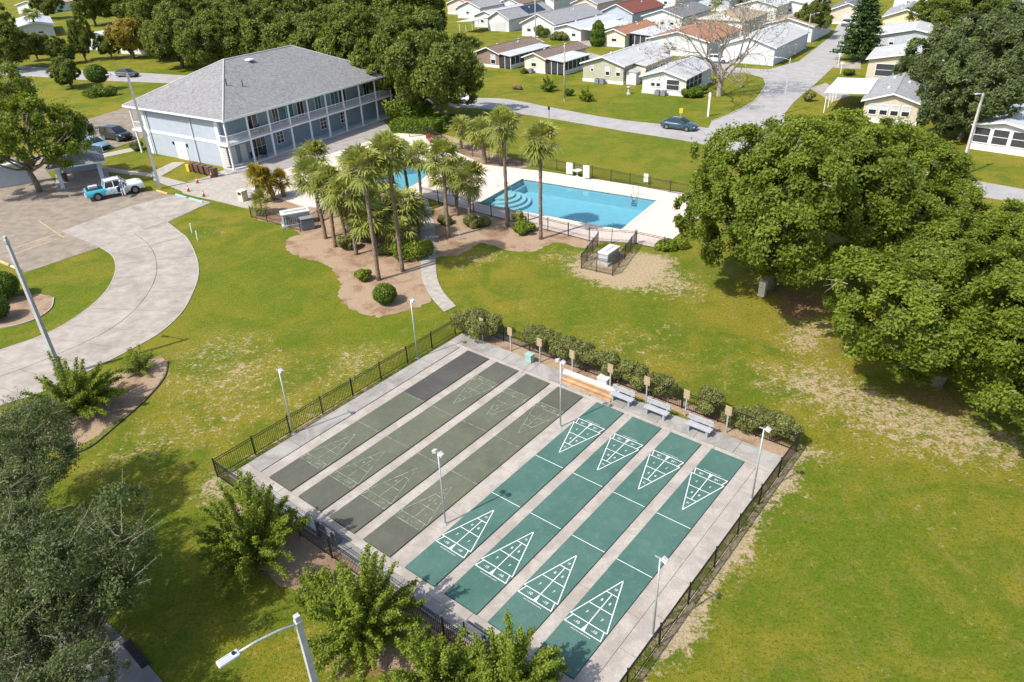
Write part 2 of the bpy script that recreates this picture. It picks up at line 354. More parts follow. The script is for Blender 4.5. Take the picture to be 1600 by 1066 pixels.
sheet('back_street',pxpoly([(1120,104),(1075,108),(1000,102),(918,82),(914,90),(1000,114),(1075,118)]),.022,ROAD,'narrow back street between the two rows of houses','road')
sheet('left_road',pxpoly([(-120,94),(60,105),(116,110),(200,113),(289,118),(420,124),(420,136),(258,130),(127,125),(60,120),(-120,112)]),.02,ROAD,'grey road beyond the clubhouse lawn','road')
# driveways of the houses
for pts,lab in (([(818,60),(835,57),(852,66),(838,70)],'driveway of the house with the white garage'),([(900,62),(925,57),(945,66),(905,78)],'driveway of the white house with the carport'),
                ([(1290,130),(1265,138),(1300,160),(1330,150)],'driveway under the white carport'),([(1301,100),(1345,96),(1345,108),(1301,106)],'driveway of the gabled carport house'),([(1330,22),(1380,40),(1372,48),(1322,34)],'driveway of the yellow garage house'),([(1060,100),(1130,92),(1150,106),(1070,112)],'driveway behind the bare tree')):
    sheet('house_driveway',pxpoly(pts),.034,CONC,lab,'driveway')
# kerb along the main road near side and the island corner
def kerb(pxs,label,w=.16,h=.11,n=5,m=None):
    P=smooth_poly(pxpoly(pxs),n,False); o=MB(); L_=[];R_=[]
    for i,p in enumerate(P):
        a=P[max(i-1,0)]; b=P[min(i+1,len(P)-1)]; d=Vector((b[0]-a[0],b[1]-a[1])).normalized()
        L_.append((p[0]-d.y*w/2,p[1]+d.x*w/2)); R_.append((p[0]+d.y*w/2,p[1]-d.x*w/2))
    return tag(o.prism(L_+R_[::-1],-.1,h).build('kerb',m or KERB),label,'kerb',kind='structure')
kerb(inner[2:12],'low concrete kerb round the grass island',.1,.05)
kerb([(330,317)]+outer[2:13],'low concrete kerb on the lawn side of the drive',.1,.045)
kerb([(84,466),(80,482),(58,498),(20,510),(-30,516)],'thin edging of the mulch ring',.09,.08)
kerb([(262,566),(257,590),(228,625),(186,662),(140,700),(104,712)],'dark edging of the shrub bed by the left street lamp',.07,.09,m=JOINT)
kerb([(1112,190),(1150,174),(1181,156),(1197,132),(1190,121),(1162,113)],'kerb round the corner lot with the bare tree',.16,.08)

# ---- paths ----
wl=[(640,318),(652,345),(659,385),(657,425),(663,447),(674,466),(694,488)]; wr=[(668,312),(678,345),(681,380),(681,412),(684,437),(694,458),(713,479)]
pth=empty('garden_path',(0,0,0)); tag(pth,'curved concrete footpath from the court to the pool','path',kind='structure')
a_=smooth_poly(pxpoly(wl),4,False); b_=smooth_poly(pxpoly(wr),4,False)
MB().prism(a_+b_[::-1],-.1,.02).build('joint_bed',JOINT,pth)
for i in range(0,len(a_)-2,2):
    MB().prism(inset([a_[i],a_[i+1],a_[i+2],b_[i+2],b_[i+1],b_[i]],.012),0,.045+.006*rnd.random()).build('slab',WALK,pth)
for pts,lab in (([(128,254),(150,243),(218,229),(224,234),(165,246),(152,258),(180,264),(236,271),(240,277),(176,270),(138,264)],'footpath curling between the pavilion and the clubhouse'),
                ([(236,270),(270,254),(290,254),(252,276),(310,291),(330,312),(300,305),(240,282)],'footpath from the white double door to the drive')):
    sheet('footpath',pxpoly(pts),.05,WALK,lab,'path')
sheet('entrance_pad',smooth_poly(pxpoly([(284,300),(290,287),(326,276),(352,266),(372,270),(400,276),(440,272),(470,300),(440,305),(405,300),(396,322),(386,326),(345,316),(300,306)]),5),.055,WALK,'tan concrete pad with cones in front of the clubhouse stairs','pavement')
sheet('gallery_floor',pxpoly([(352,268),(372,272),(430,274),(520,250),(622,218),(600,190),(470,215),(340,250)]),.06,mat('gallery_concrete',(.3,.27,.25),.85,.15,1,kind='world'),'grey concrete floor under the clubhouse gallery','pavement')

# ---- pools ----
WATER_TINT=(.80,.95,.985)
def water_material():
    m,N,L,P=nm('pool_water'); N.remove(P); out=N['Material Output']
    tr=N.new('ShaderNodeBsdfTransparent'); tr.inputs[0].default_value=c4((.80,.95,.97))
    gl=N.new('ShaderNodeBsdfGlossy'); gl.inputs['Roughness'].default_value=.04
    fr=N.new('ShaderNodeFresnel'); fr.inputs['IOR'].default_value=1.33
    v=coords(N,'world'); b=N.new('ShaderNodeBump'); b.inputs['Strength'].default_value=.12; b.inputs['Distance'].default_value=.05
    L.new(noise(N,L,v,2.2,3,.5),b.inputs['Height']); L.new(b.outputs[0],gl.inputs['Normal']); L.new(b.outputs[0],fr.inputs['Normal'])
    mx=N.new('ShaderNodeMixShader'); L.new(fr.outputs[0],mx.inputs[0]); L.new(tr.outputs[0],mx.inputs[1]); L.new(gl.outputs[0],mx.inputs[2]); L.new(mx.outputs[0],out.inputs[0]); return m
WATER=water_material()
PLAST=mat('pool_plaster',(.195,.405,.475),.6,.05,1.2); PSTEP=mat('pool_step_plaster',(.29,.46,.49),.6,.05,1.2); TILE=mat('pool_tile_band',(.13,.27,.38),.3,.2,8); COPE=mat('pool_coping',(.66,.56,.43),.75,.1,3,stain=.4)
DZ=.07
def rectpts(rect,m=0):
    o,a,l,w=rect; c,s=math.cos(a),math.sin(a)
    return [(o.x+u*c-v*s,o.y+u*s+v*c) for u,v in ((-m,-m),(l+m,-m),(l+m,w+m),(-m,w+m))]
def PF(u,v,z=0):
    o,a=POOL1[0],POOL1[1]; c,s=math.cos(a),math.sin(a); return Vector((o.x+u*c-v*s,o.y+u*s+v*c,z))
deck_out=pxpoly([(392,296),(440,268),(520,240),(600,214),(650,203),(700,232)])+[tuple(PF(*q)[:2]) for q in ((-6.7,11.5),(.8,12.3),(14.8,12.1),(21.5,12),(20.6,-2.3),(18.2,-2.2),(14.4,-3.4),(1.0,-1.9),(-6.2,-.8))]+pxpoly([(640,318),(600,322),(540,330),(470,322)])
def sheet_with_holes(name,outp,holes,z,m,label):
    from mathutils.geometry import tessellate_polygon
    lp=[[Vector((p[0],p[1],0)) for p in l] for l in [outp]+holes]; tr=tessellate_polygon(lp); vs=[(p.x,p.y,z) for l in lp for p in l]; fs=[]
    for a,b,c in tr:
        ax_,ay_=vs[a][:2]; k=(vs[b][0]-ax_)*(vs[c][1]-ay_)-(vs[b][1]-ay_)*(vs[c][0]-ax_); fs.append((a,b,c) if k>0 else (a,c,b))
    o=MB().add(vs,fs); n=len(outp)
    o.add([(p[0],p[1],z) for p in outp]+[(p[0],p[1],z-.2) for p in outp],[(i,n+i,n+(i+1)%n,(i+1)%n) for i in range(n)])
    return tag(o.build(name,m),label,'pool deck',kind='structure')
sheet_with_holes('pool_deck',deck_out,[rectpts(POOL1,.02),p2],DZ,DECK,'pale pinkish pool deck around both pools')
def pool(name,poly,label,depth=1.35):
    e=empty(name,(0,0,0),0,label,'pool')
    n=len(poly); A=sum(poly[i][0]*poly[(i+1)%n][1]-poly[(i+1)%n][0]*poly[i][1] for i in range(n))
    if A<0: poly=poly[::-1]
    m=MB(); vs=[(p[0],p[1],-.16) for p in poly]+[(p[0],p[1],-depth) for p in poly]
    m.add(vs,[tuple(range(n,2*n))]+[(i,n+i,n+(i+1)%n,(i+1)%n) for i in range(n)]); m.build('basin',PLAST,e)
    t=MB(); t.add([(p[0],p[1],.03) for p in poly]+[(p[0],p[1],-.16) for p in poly],[(i,n+i,n+(i+1)%n,(i+1)%n) for i in range(n)]); t.build('tile_band',TILE,e)
    MB().add([(p[0],p[1],-.07) for p in poly],[tuple(range(n))]).build('water',WATER,e)
    # coping ring
    cx=sum(p[0] for p in poly)/n; cy=sum(p[1] for p in poly)/n; k=MB(); ins=[];outs=[]
    for i,p in enumerate(poly):
        a=poly[i-1]; b=poly[(i+1)%n]; d1=Vector((p[0]-a[0],p[1]-a[1])).normalized(); d2=Vector((b[0]-p[0],b[1]-p[1])).normalized()
        nn=Vector((d1.y+d2.y,-d1.x-d2.x)); nn/=max(.6,nn.length**2/2) if nn.length else 1
        ins.append((p[0]-nn.x*.06,p[1]-nn.y*.06)); outs.append((p[0]+nn.x*.28,p[1]+nn.y*.28))
    for i in range(n):
        j=(i+1)%n; L_=math.hypot(outs[i][0]-outs[j][0],outs[i][1]-outs[j][1]); q=max(1,round(L_/1.1))
        for s_ in range(q):
            t0,t1=(s_+.012)/q,(s_+.988)/q
            MB().prism([lerp(ins[i],ins[j],t0),lerp(outs[i],outs[j],t0),lerp(outs[i],outs[j],t1),lerp(ins[i],ins[j],t1)],.0,DZ+.035+.003*rnd.random(),True).build('coping_stone',COPE,e)
    return e
P1=pool('swimming_pool',rectpts(POOL1),'large rectangular swimming pool with curved corner steps')
pool('kidney_pool',p2,'smaller curved swimming pool seen behind the palm trunks')
o1,a1,l1,w1=POOL1
# curved steps in the far left corner: quarter rounds
for k,(r,z) in enumerate(((1.5,-.3),(2.1,-.55),(2.7,-.8),(3.2,-1.05))):
    poly=[(0.01,w1*.5+r)]+[(0.01+r*math.sin(t),w1*.5+r*math.cos(t)) for t in np.linspace(0,math.pi,15)]+[(0.01,w1*.5-r)]
    MB().prism([tuple(PF(*q)[:2]) for q in poly],-1.34,z).build('step',PSTEP,P1)
MB().prism([tuple(PF(u,v)[:2]) for u,v in ((.01,.02),(.45,.02),(.45,w1-.02),(.01,w1-.02))],-1.33,-.62).build('bench_ledge',PSTEP,P1)
# ================= shuffleboard courts =================
def court_conc():
    m,N,L,P=nm('court_concrete'); v=coords(N,'world')
    a=noise(N,L,v,.7,5,.7,.4); b=noise(N,L,v,12,4,.7); c=noise(N,L,v,2.6,4,.7,.6)
    o=mixc(N,L,ramp(N,L,a,.35,.65),(.315,.275,.235),(.43,.39,.34)); o=mixc(N,L,ramp(N,L,b,.35,.65),o,mixc(N,L,.45,o,(.24,.21,.18)))
    o=mixc(N,L,math_(N,L,'MULTIPLY',ramp(N,L,c,.56,.75),.5),o,(.2,.18,.15))
    L.new(o,P.inputs['Base Color']); P.inputs['Roughness'].default_value=.88; bump(N,L,P,b,.2,.01); return m
def walk_conc():
    m,N,L,P=nm('court_walk_concrete'); v=coords(N,'world')
    a=noise(N,L,v,.55,6,.75,.8); b=noise(N,L,v,12,4,.7)
    o=mixc(N,L,ramp(N,L,a,.35,.65),(.19,.18,.162),(.34,.318,.285)); o=mixc(N,L,ramp(N,L,b,.35,.65),o,mixc(N,L,.3,o,(.27,.25,.22)))
    L.new(o,P.inputs['Base Color']); P.inputs['Roughness'].default_value=.88; bump(N,L,P,b,.2,.01); return m
STRIP=court_conc(); CWALK=walk_conc()
def lane_mat(name,a,b,fade):
    m,N,L,P=nm(name); v=coords(N,'world')
    n1=noise(N,L,v,.35,5,.65,.5); n2=noise(N,L,v,3.5,5,.7,.4); n3=noise(N,L,v,.9,3,.5)
    o=mixc(N,L,ramp(N,L,n1,.35,.65),a,b); o=mixc(N,L,math_(N,L,'MULTIPLY',ramp(N,L,n2,.45,.75),fade),o,tuple(c*1.35+.03 for c in b))
    n4=noise(N,L,v,9,5,.8); o=mixc(N,L,math_(N,L,'MULTIPLY',ramp(N,L,n4,.5,.75),.22),o,tuple(c*1.5+.02 for c in b)); n5=noise(N,L,v,1.7,6,.8,1.5); o=mixc(N,L,math_(N,L,'MULTIPLY',ramp(N,L,n5,.6,.72),.35),o,tuple(c*.66 for c in a))
    o=mixc(N,L,math_(N,L,'MULTIPLY',ramp(N,L,n3,.55,.75),.3),o,tuple(c*.72 for c in a))
    L.new(o,P.inputs['Base Color']); P.inputs['Roughness'].default_value=.6; P.inputs['Specular IOR Level'].default_value=.35; return m
TEAL=lane_mat('teal_court_paint',(.050,.116,.092),(.068,.138,.111),.34); GRAYL=lane_mat('faded_court_paint',(.092,.098,.064),(.116,.120,.078),.3)
BROWNL=lane_mat('worn_dark_court_paint',(.082,.082,.06),(.102,.102,.074),.25)
DARKL=lane_mat('dark_worn_court_paint',(.062,.058,.05),(.08,.078,.066),.25)
WHITE=mat('white_line_paint',(.78,.78,.75),.6,.06,5,kind='world')
def faded():
    m,N,L,P=nm('faded_line_paint'); v=coords(N,'world'); n=noise(N,L,v,4,5,.75)
    L.new(mixc(N,L,ramp(N,L,n,.38,.62),(.11,.125,.095),(.34,.36,.30)),P.inputs['Base Color']); P.inputs['Roughness'].default_value=.8; return m
FADED=faded()
DGREEN=mat('grate_frame_dark',(.05,.05,.045),.95,.2,3)  # near-black colour of the drain grate frame
ft=.3048; LEN=52*ft; WD=1.83
ZS,ZL=.05,.125
def lane_u(i): return i*2.481 if i<4 else 4*2.481+.352+(i-4)*2.452
base=MB().prism([CF2(-1.95,-1.25),CF2(20.95,-1.25),CF2(20.95,17.45),CF2(-1.95,17.45)],-.2,.02)
cs=tag(base.build('court_base',JOINT),'jointed concrete slab under the shuffleboard courts','pavement',kind='structure')
def cslab(u0,u1,v0,v1,z,m,g=.012,name='slab'):
    MB().prism([CF2(u0+g,v0+g),CF2(u1-g,v0+g),CF2(u1-g,v1-g),CF2(u0+g,v1-g)],.0,z).build(name,m,cs)
def run(u0,u1,v0,v1,z,m,n,alongv):
    for k in range(n):
        a,b=k/n,(k+1)/n
        if alongv: cslab(u0,u1,v0+(v1-v0)*a,v0+(v1-v0)*b,z+.003*rnd.random(),m)
        else: cslab(u0+(u1-u0)*a,u0+(u1-u0)*b,v0,v1,z+.003*rnd.random(),m)
edges=[(-.78,0)]+[(lane_u(i)+WD,lane_u(i+1)) for i in range(7)]+[(lane_u(7)+WD,20.12)]
for u0,u1 in edges: run(u0,u1,-.02,LEN+.02,ZS,STRIP,4,True)
run(-1.95,-.78,-.02,LEN+.02,.09,CWALK,6,True); run(20.12,20.95,-.02,LEN+.02,.065,STRIP,7,True)
run(-1.95,20.95,LEN+.02,LEN+.34,.075,STRIP,7,False); run(-1.95,20.95,LEN+.34,17.45,.085,CWALK,10,False)
run(-1.95,20.95,-.5,-.02,.075,STRIP,7,False); run(-1.95,20.95,-1.25,-.5,.085,CWALK,9,False)
_tx={}
def text_mesh(s,size,m):
    k=(s,size,m.name)
    if k in _tx: return _tx[k]
    cu=bpy.data.curves.new('lettering','FONT'); cu.body=s; cu.size=size; cu.align_x='CENTER'; cu.align_y='CENTER'
    o=bpy.data.objects.new('lettering',cu); COL.objects.link(o); bpy.context.view_layer.update()
    me=bpy.data.meshes.new_from_object(o.evaluated_get(bpy.context.evaluated_depsgraph_get())); bpy.data.objects.remove(o)
    me.materials.clear(); me.materials.append(m); _tx[k]=me; return me
names=['first','second','third','fourth']
def court(i):
    teal=i>=4; L_=lane_mat; m=TEAL if teal else GRAYL; lm=WHITE if teal else FADED; lw=.037 if teal else .035
    lab=('bright teal shuffleboard court with crisp white scoring triangles, %s from the right edge'%(['fourth','third','second','first'][i-4])) if teal else ('faded grey-green shuffleboard court with worn markings, %s from the left edge'%names[i])
    e=empty('shuffleboard_court',CF(lane_u(i),0),CYAW,lab,'court','shuffleboard courts side by side')
    MB().prism([(0,0),(WD,0),(WD,LEN),(0,LEN)],.0,ZL).build('lane_surface',m,e)
    if not teal:   # darker worn ends seen on the grey lanes
        MB().prism([(.004,0.004),(WD-.004,0.004),(WD-.004,1.95),(.004,1.95)],.05,ZL+.003).build('worn_end',BROWNL,e)
        d=6.0 if i==0 else 1.95; BR=DARKL if i==0 else BROWNL
        MB().prism([(.004,LEN-d),(WD-.004,LEN-d),(WD-.004,LEN-.004),(.004,LEN-.004)],.05,ZL+.003).build('worn_end',BR,e)
    z=ZL+.007
    for end in (0,1):
        f=(lambda x,y:(x,y)) if end==0 else (lambda x,y:(WD-x,LEN-y)); c=WD/2; rot=0 if end==0 else math.pi
        if i==0 and end==1: 
            MB().line(f(.05,20*ft),f(WD-.05,20*ft),lw*.8,z).build('dead_line',lm,e); continue
        def hw(y): return (WD/2-.03)*(17*ft-y)/(9*ft) if y>7.9*ft else (WD/2-.04)
        t=MB()
        yb,y7,y8,y10,ya=[q*ft for q in (6.5,8,11,14,17)]
        for s in (-1,1):
            t.line(f(c+s*hw(y7),y7),f(c,ya),lw,z)
            t.line(f(c+s*hw(yb),yb),f(c+s*(hw(y7)-.13),y7),lw,z)
        for y in (y7,y8,y10): t.line(f(c-hw(y),y),f(c+hw(y),y),lw*.9,z+.001)
        t.line(f(c-hw(yb),yb),f(c+hw(yb),yb),lw,z+.001)
        t.line(f(c,y7),f(c,y10),lw*.9,z+.002)
        t.build('scoring_triangle',lm,e)
        MB().line(f(.03,20*ft),f(WD-.03,20*ft),lw*.8,z).build('dead_line',lm,e)
        if teal:
            w=MB(); w.add([(*f(c-.09,yb),z+.003),(*f(c+.09,yb),z+.003),(*f(c,y7),z+.003)],[(0,1,2)] ); w.build('divider_wedge',lm,e)
            s=MB()
            for k in range(12):
                x0=c-.45+k*.08; s.line(f(x0,yb-.15),f(x0+.02+.02*(k%3==0),yb-.13),.022,z)
            s.build('small_print',lm,e)
        def num(s,x,y,sz):
            x,y=f(x,y); o=inst('number',text_mesh(s,sz,lm),e,(x,y,z+.0005),(0,0,rot)); return o
        s7,s8=hw((y7+y8)/2)*.5,hw((y8+y10)/2)*.45
        num('10',c,y10+.3,.16)
        for sg in (-1,1):
            num('8',c+sg*s8,(y8+y10)/2-.04,.19); num('7',c+sg*s7,(y7+y8)/2-.02,.2)
        if teal:
            for sg in (-1,1): num('-10',c+sg*.42,(yb+y7)/2,.2)
        else:
            num('10  |  OFF',c,(yb+y7)/2,.28)
    return e
for i in range(8): court(i)

# ================= fences =================
BLACK=mat('black_powder_coat',(.012,.012,.013),.45,.1,3,spec=.4)
BROWNM=mat('bronze_powder_coat',(.03,.024,.02),.5,.1,3)
_pk={}
def fence(label,pts,h=1.2,ps=2.35,pick=.115,m=None,single=True,group='court fences',last=True,cat='fence',nm_='picket_fence',first=True):
    m=m or BLACK; pts=[Vector((p[0],p[1],0)) for p in pts]
    e=empty(nm_,pts[0],0,label,cat,group); o=pts[0]
    key=(h,m.name)
    if key not in _pk: 
        _pk[key]=(MB().box(-.009,.009,-.009,.009,.07,h-.03).mesh('picket',m),MB().box(-.03,.03,-.03,.03,0,h+.06).box(-.036,.036,-.036,.036,h+.06,h+.085).mesh('post',m))
    pkm,pom=_pk[key]
    for si,(a,b) in enumerate(zip(pts[:-1],pts[1:])):
        d=b-a; l=d.length; ang=math.atan2(d.y,d.x); t=d/l; n=max(1,round(l/ps)); nrm=Vector((-t.y,t.x,0))
        for k in range(0 if (first or si) else 1,n+(1 if (last or si<len(pts)-2) else 0)):
            if si and k==0: continue
            inst('post',pom,e,a-o+t*(l*k/n),(0,0,ang))
        M=Matrix.Translation(a-o)@Matrix.Rotation(ang,4,'Z')
        for z in (.13,h-.16,h-.02): MB().box(0,l,-.014,.014,z-.014,z+.014,M).build('rail',m,e)
        cnt=int(l/pick); g=MB()
        for k in range(1,cnt):
            x=l*k/cnt
            if single: inst('picket',pkm,e,a-o+t*x,(0,0,ang))
            else: g.box(x-.008,x+.008,-.008,.008,.08,h-.03,M)
        if not single: tag(g.build('pickets',m,e),kind='stuff')
    return e
FV0,FV1,FU0,FU1=-1.62,18.35,-2.35,21.3
fence('black picket fence along the lawn on the left of the grey courts',[CF(FU0,FV0),CF(FU0,FV1-1.2)])
fence('black picket fence along the lawn on the right of the teal courts',[CF(FU1,FV0),CF(FU1,FV1)])
fence('black picket fence between the courts and the leafy shrubs nearest the viewer',[CF(FU0,FV0),CF(FU1,FV0)],first=False,last=False)
fence('black picket fence behind the hedge and benches',[CF(-1.2,FV1),CF(FU1,FV1)],last=False)
fence('dark picket fence along the near side of the pool deck',[PF(-6.3,-1.0),PF(1.0,-2.1),PF(14.4,-3.6),PF(18.2,-2.4),PF(21,-2.6)],h=1.25,single=False,m=BROWNM,group='pool fences')
fence('dark picket fence on the far side of the pool deck',[G(640,215),G(668,212),G(715,240),G(790,255),G(870,267),G(1080,308)],h=1.25,single=False,m=BROWNM,group='pool fences')
fence('dark picket fence from the courtyard palms down to the path',[G(400,292),G(470,290),G(560,318),G(600,322)],h=1.25,single=False,m=BROWNM,group='pool fences')
fence('small picket enclosure around the pool pump on the sand patch',[G(908,420),G(957,431),G(994,382)],h=1.3,single=True,m=BROWNM,group='pump enclosures',ps=1.6)
fence('left side of the picket enclosure on the sand patch',[G(908,420),G(934,385)],h=1.3,single=True,m=BROWNM,group='pump enclosures',ps=1.6,first=False)
fence('low picket enclosure around the pool equipment left of the palms',[G(393,340),G(470,362),G(500,345),G(512,325)],h=1.15,single=False,m=BROWNM,group='pump enclosures')
# ================= buildings =================
def siding(name,col,pitch=.2,vert=False,d=.35):
    if name in MATS: return MATS[name]
    m,N,L,P=nm(name); v=coords(N,'object'); n=noise(N,L,v,1.2,5,.65)
    o=mixc(N,L,ramp(N,L,n,.3,.7),tuple(c*.88 for c in col),tuple(min(.9,c*1.06) for c in col))
    w=N.new('ShaderNodeTexWave'); w.wave_type='BANDS'; w.bands_direction='X' if vert else 'Z'; w.wave_profile='SAW'; w.inputs['Scale'].default_value=1/pitch*.159*1.0
    w.inputs['Distortion'].default_value=0; L.new(v,w.inputs['Vector'])
    L.new(o,P.inputs['Base Color']); P.inputs['Roughness'].default_value=.75; bump(N,L,P,w.outputs['Fac'],d,.02); MATS[name]=m; return m
def shingle(name,col,s=7):
    if name in MATS: return MATS[name]
    m,N,L,P=nm(name); v=coords(N,'object'); b=N.new('ShaderNodeTexBrick'); b.inputs['Scale'].default_value=s*.45
    b.inputs['Color1'].default_value=c4(tuple(c*.82 for c in col)); b.inputs['Color2'].default_value=c4(tuple(c*1.18 for c in col)); b.inputs['Mortar'].default_value=c4(tuple(c*.6 for c in col))
    b.inputs['Mortar Size'].default_value=.012; b.inputs['Brick Width'].default_value=.45; b.inputs['Row Height'].default_value=.22; L.new(v,b.inputs['Vector'])
    n=noise(N,L,v,.5,5,.6); n2=noise(N,L,v,5.5,4,.8)
    vo=N.new('ShaderNodeTexVoronoi'); vo.inputs['Scale'].default_value=4.2; L.new(v,vo.inputs['Vector']); bw=N.new('ShaderNodeSeparateColor'); L.new(vo.outputs['Color'],bw.inputs[0])
    o=mixc(N,L,math_(N,L,'MULTIPLY',ramp(N,L,n,.35,.7),.45),b.outputs['Color'],tuple(c*1.12 for c in col))
    o=mixc(N,L,ramp(N,L,n2,.35,.65),o,mixc(N,L,.6,o,tuple(c*.62 for c in col)))
    o=mixc(N,L,math_(N,L,'MULTIPLY',bw.outputs[0],.4),o,tuple(min(.9,c*1.5) for c in col)); o=mixc(N,L,math_(N,L,'MULTIPLY',ramp(N,L,bw.outputs[1],.5,1.0),.4),o,tuple(c*.5 for c in col))
    L.new(o,P.inputs['Base Color']); P.inputs['Roughness'].default_value=.95; P.inputs['Specular IOR Level'].default_value=.15; bump(N,L,P,n2,.4,.02); MATS[name]=m; return m
def ribbed(name,col,pitch=.4,axis='X'):
    if name in MATS: return MATS[name]
    m,N,L,P=nm(name); v=coords(N,'object'); n=noise(N,L,v,.6,6,.7,.5)
    o=mixc(N,L,ramp(N,L,n,.35,.68),tuple(c*.84 for c in col),tuple(min(.92,c*1.03) for c in col))
    w=N.new('ShaderNodeTexWave'); w.bands_direction=axis; w.inputs['Scale'].default_value=.159/pitch*2; L.new(v,w.inputs['Vector'])
    L.new(o,P.inputs['Base Color']); P.inputs['Roughness'].default_value=.5; bump(N,L,P,w.outputs['Fac'],.5,.02); MATS[name]=m; return m
TRIM=mat('white_trim',(.72,.73,.73),.6,.06,3); DARKG=glassy('dark_glass',(.02,.025,.03)); TEALG=glassy('teal_glass',(.03,.16,.17),.15)
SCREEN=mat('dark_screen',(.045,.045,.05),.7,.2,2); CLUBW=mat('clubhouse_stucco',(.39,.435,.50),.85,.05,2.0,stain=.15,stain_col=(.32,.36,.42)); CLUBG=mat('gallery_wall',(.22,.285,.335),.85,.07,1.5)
CLUBR=shingle('clubhouse_shingles',(.235,.232,.23)); DOORW=mat('door_white',(.66,.66,.64),.5,.05,3); DOORT=mat('door_tan',(.6,.55,.49),.6,.05,3); GREYT=mat('grey_trim',(.52,.56,.6),.6,.06,3)
# ---- clubhouse ----
CA=G(348.3,188.7,6.0); CU=R(57)
club=empty('clubhouse',(CA.x,CA.y,0),CU,'two-storey blue-grey clubhouse with hipped shingle roof and white gallery','building')
TL,DP,EZ,RZ=30.3,19.3,6.0,10.6
def cpart(name,m,*boxes,parent=None,smooth=False):
    b=MB()
    for q in boxes: b.box(*q)
    return b.build(name,m,parent or club,smooth)
W0,W1=2.3,16.9      # front and back wall lines
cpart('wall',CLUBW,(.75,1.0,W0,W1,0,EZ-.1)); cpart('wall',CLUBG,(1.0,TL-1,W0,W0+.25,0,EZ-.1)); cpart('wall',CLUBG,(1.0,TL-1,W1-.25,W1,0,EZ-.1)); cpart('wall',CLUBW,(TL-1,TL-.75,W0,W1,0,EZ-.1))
rf=MB(); ov=.0
e=[(0,0,EZ),(TL,0,EZ),(TL,DP,EZ),(0,DP,EZ)]; rg=[(9.3,DP/2,RZ),(TL-9.5,DP/2,RZ)]
rf.add(e+rg,[(0,1,5,4),(1,2,5),(2,3,4,5),(3,0,4)]); roof=rf.build('roof',CLUBR,club)
cpart('fascia',TRIM,(-.04,TL+.04,-.04,.0,EZ-.2,EZ+.02),(-.04,TL+.04,DP,DP+.04,EZ-.2,EZ+.02),(-.04,0,0,DP,EZ-.2,EZ+.02),(TL,TL+.04,0,DP,EZ-.2,EZ+.02))
cpart('soffit',TRIM,(0,TL,0,W0,EZ-.12,EZ-.06),(0,TL,W1,DP,EZ-.12,EZ-.06),(0,.75,W0,W1,EZ-.12,EZ-.06))
for a,b in ((e[0],rg[0]),(e[3],rg[0]),(e[1],rg[1]),(rg[0],rg[1])):
    MB().tube([Vector(a)+Vector((0,0,.0)),Vector(b)+Vector((0,0,.02))],.09,6).build('ridge_cap',mat('ridge_cap',(.42,.415,.41),.9,.1,4),roof)
MB().bbox(12.3,DP/2-1.2,RZ-.42,.9,.9,.22,.05).build('roof_vent',TRIM,roof)
for (t,l) in ((5.5,5.2),(7.2,4.4)):
    zz=EZ+(RZ-EZ)*l/(DP/2); MB().tube([(t,l,zz-.1),(t,l,zz+.8)],.07,8).build('vent_pipe',mat('vent_dark',(.09,.09,.09),.6,.1,3),roof)
cpart('band',TRIM,(.70,.75,W0,W1,2.78,3.12)); 
cpart('corner_board',TRIM,(.68,.752,W0-.02,W0+.55,0,EZ-.12)); cpart('corner_board',TRIM,(.68,.752,W1-.5,W1+.02,0,EZ-.12)); 
cpart('downspout',GREYT,(.60,.70,7.2,7.32,0,EZ-.15)); cpart('downspout',GREYT,(.6,.7,W1-1.0,W1-.9,0,EZ-.15))
d=cpart('double_door',DOORW,(.69,.752,9.3,11.4,0,2.15)); cpart('door_seam',GREYT,(.685,.69,10.33,10.36,.05,2.1),parent=d); cpart('door_handle',mat('galv',(.42,.43,.44),.5,.1,3,metal=.6),(.65,.69,10.42,10.5,.95,1.1),parent=d)
for y in (9.0,11.7): cpart('wall_lantern',BLACK,(.6,.75,y-.08,y+.08,1.75,2.1))
# gallery: floor, posts, rails
cpart('gallery_slab',TRIM,(.1,TL-.3,.35,W0,2.86,3.06)); cpart('gallery_slab',TRIM,(.1,TL-.3,W1,DP-.4,2.86,3.06)); cpart('gallery_deck',mat('deck_grey',(.42,.41,.4),.8,.1,2),(.12,TL-.32,.37,W0,3.06,3.08))
cpart('gallery_beam',TRIM,(.1,TL-.3,.3,.5,EZ-.35,EZ-.12)); cpart('gallery_step',mat('plinth',(.5,.5,.49),.8,.1,2),(.3,TL-.3,.2,W0,.0,.12))
npst=10; xs=[.35+(TL-.9)*k/(npst-1) for k in range(npst)]
pm=MB().box(-.09,.09,-.09,.09,0,2.86).box(-.12,.12,-.12,.12,0,.2).mesh('post',TRIM); pm2=MB().box(-.08,.08,-.08,.08,3.08,EZ-.35).mesh('post',TRIM)
for x in xs: inst('post',pm,club,(x,.5,0)); inst('post',pm2,club,(x,.5,0))
for y in (18.5,): 
    inst('post',pm,club,(.35,y,0)); inst('post',pm2,club,(.35,y,0))
bal=MB().box(-.014,.014,-.014,.014,3.15,3.98).mesh('baluster',TRIM)
def railing(x0,x1,y0,y1):
    r=MB(); L_=math.hypot(x1-x0,y1-y0); M=Matrix.Translation((x0,y0,0))@Matrix.Rotation(math.atan2(y1-y0,x1-x0),4,'Z')
    r.box(.05,L_-.05,-.035,.035,3.98,4.05,M).box(.05,L_-.05,-.025,.025,3.12,3.17,M); ro=r.build('railing',TRIM,club); g=MB()
    n=int(L_/.16)
    for k in range(1,n): g.box(L_*k/n-.013,L_*k/n+.013,-.013,.013,3.17,3.98,M)
    tag(g.build('balusters',TRIM,ro),kind='stuff')
for a,b in zip(xs[:-1],xs[1:]): railing(a,b,.5,.5)
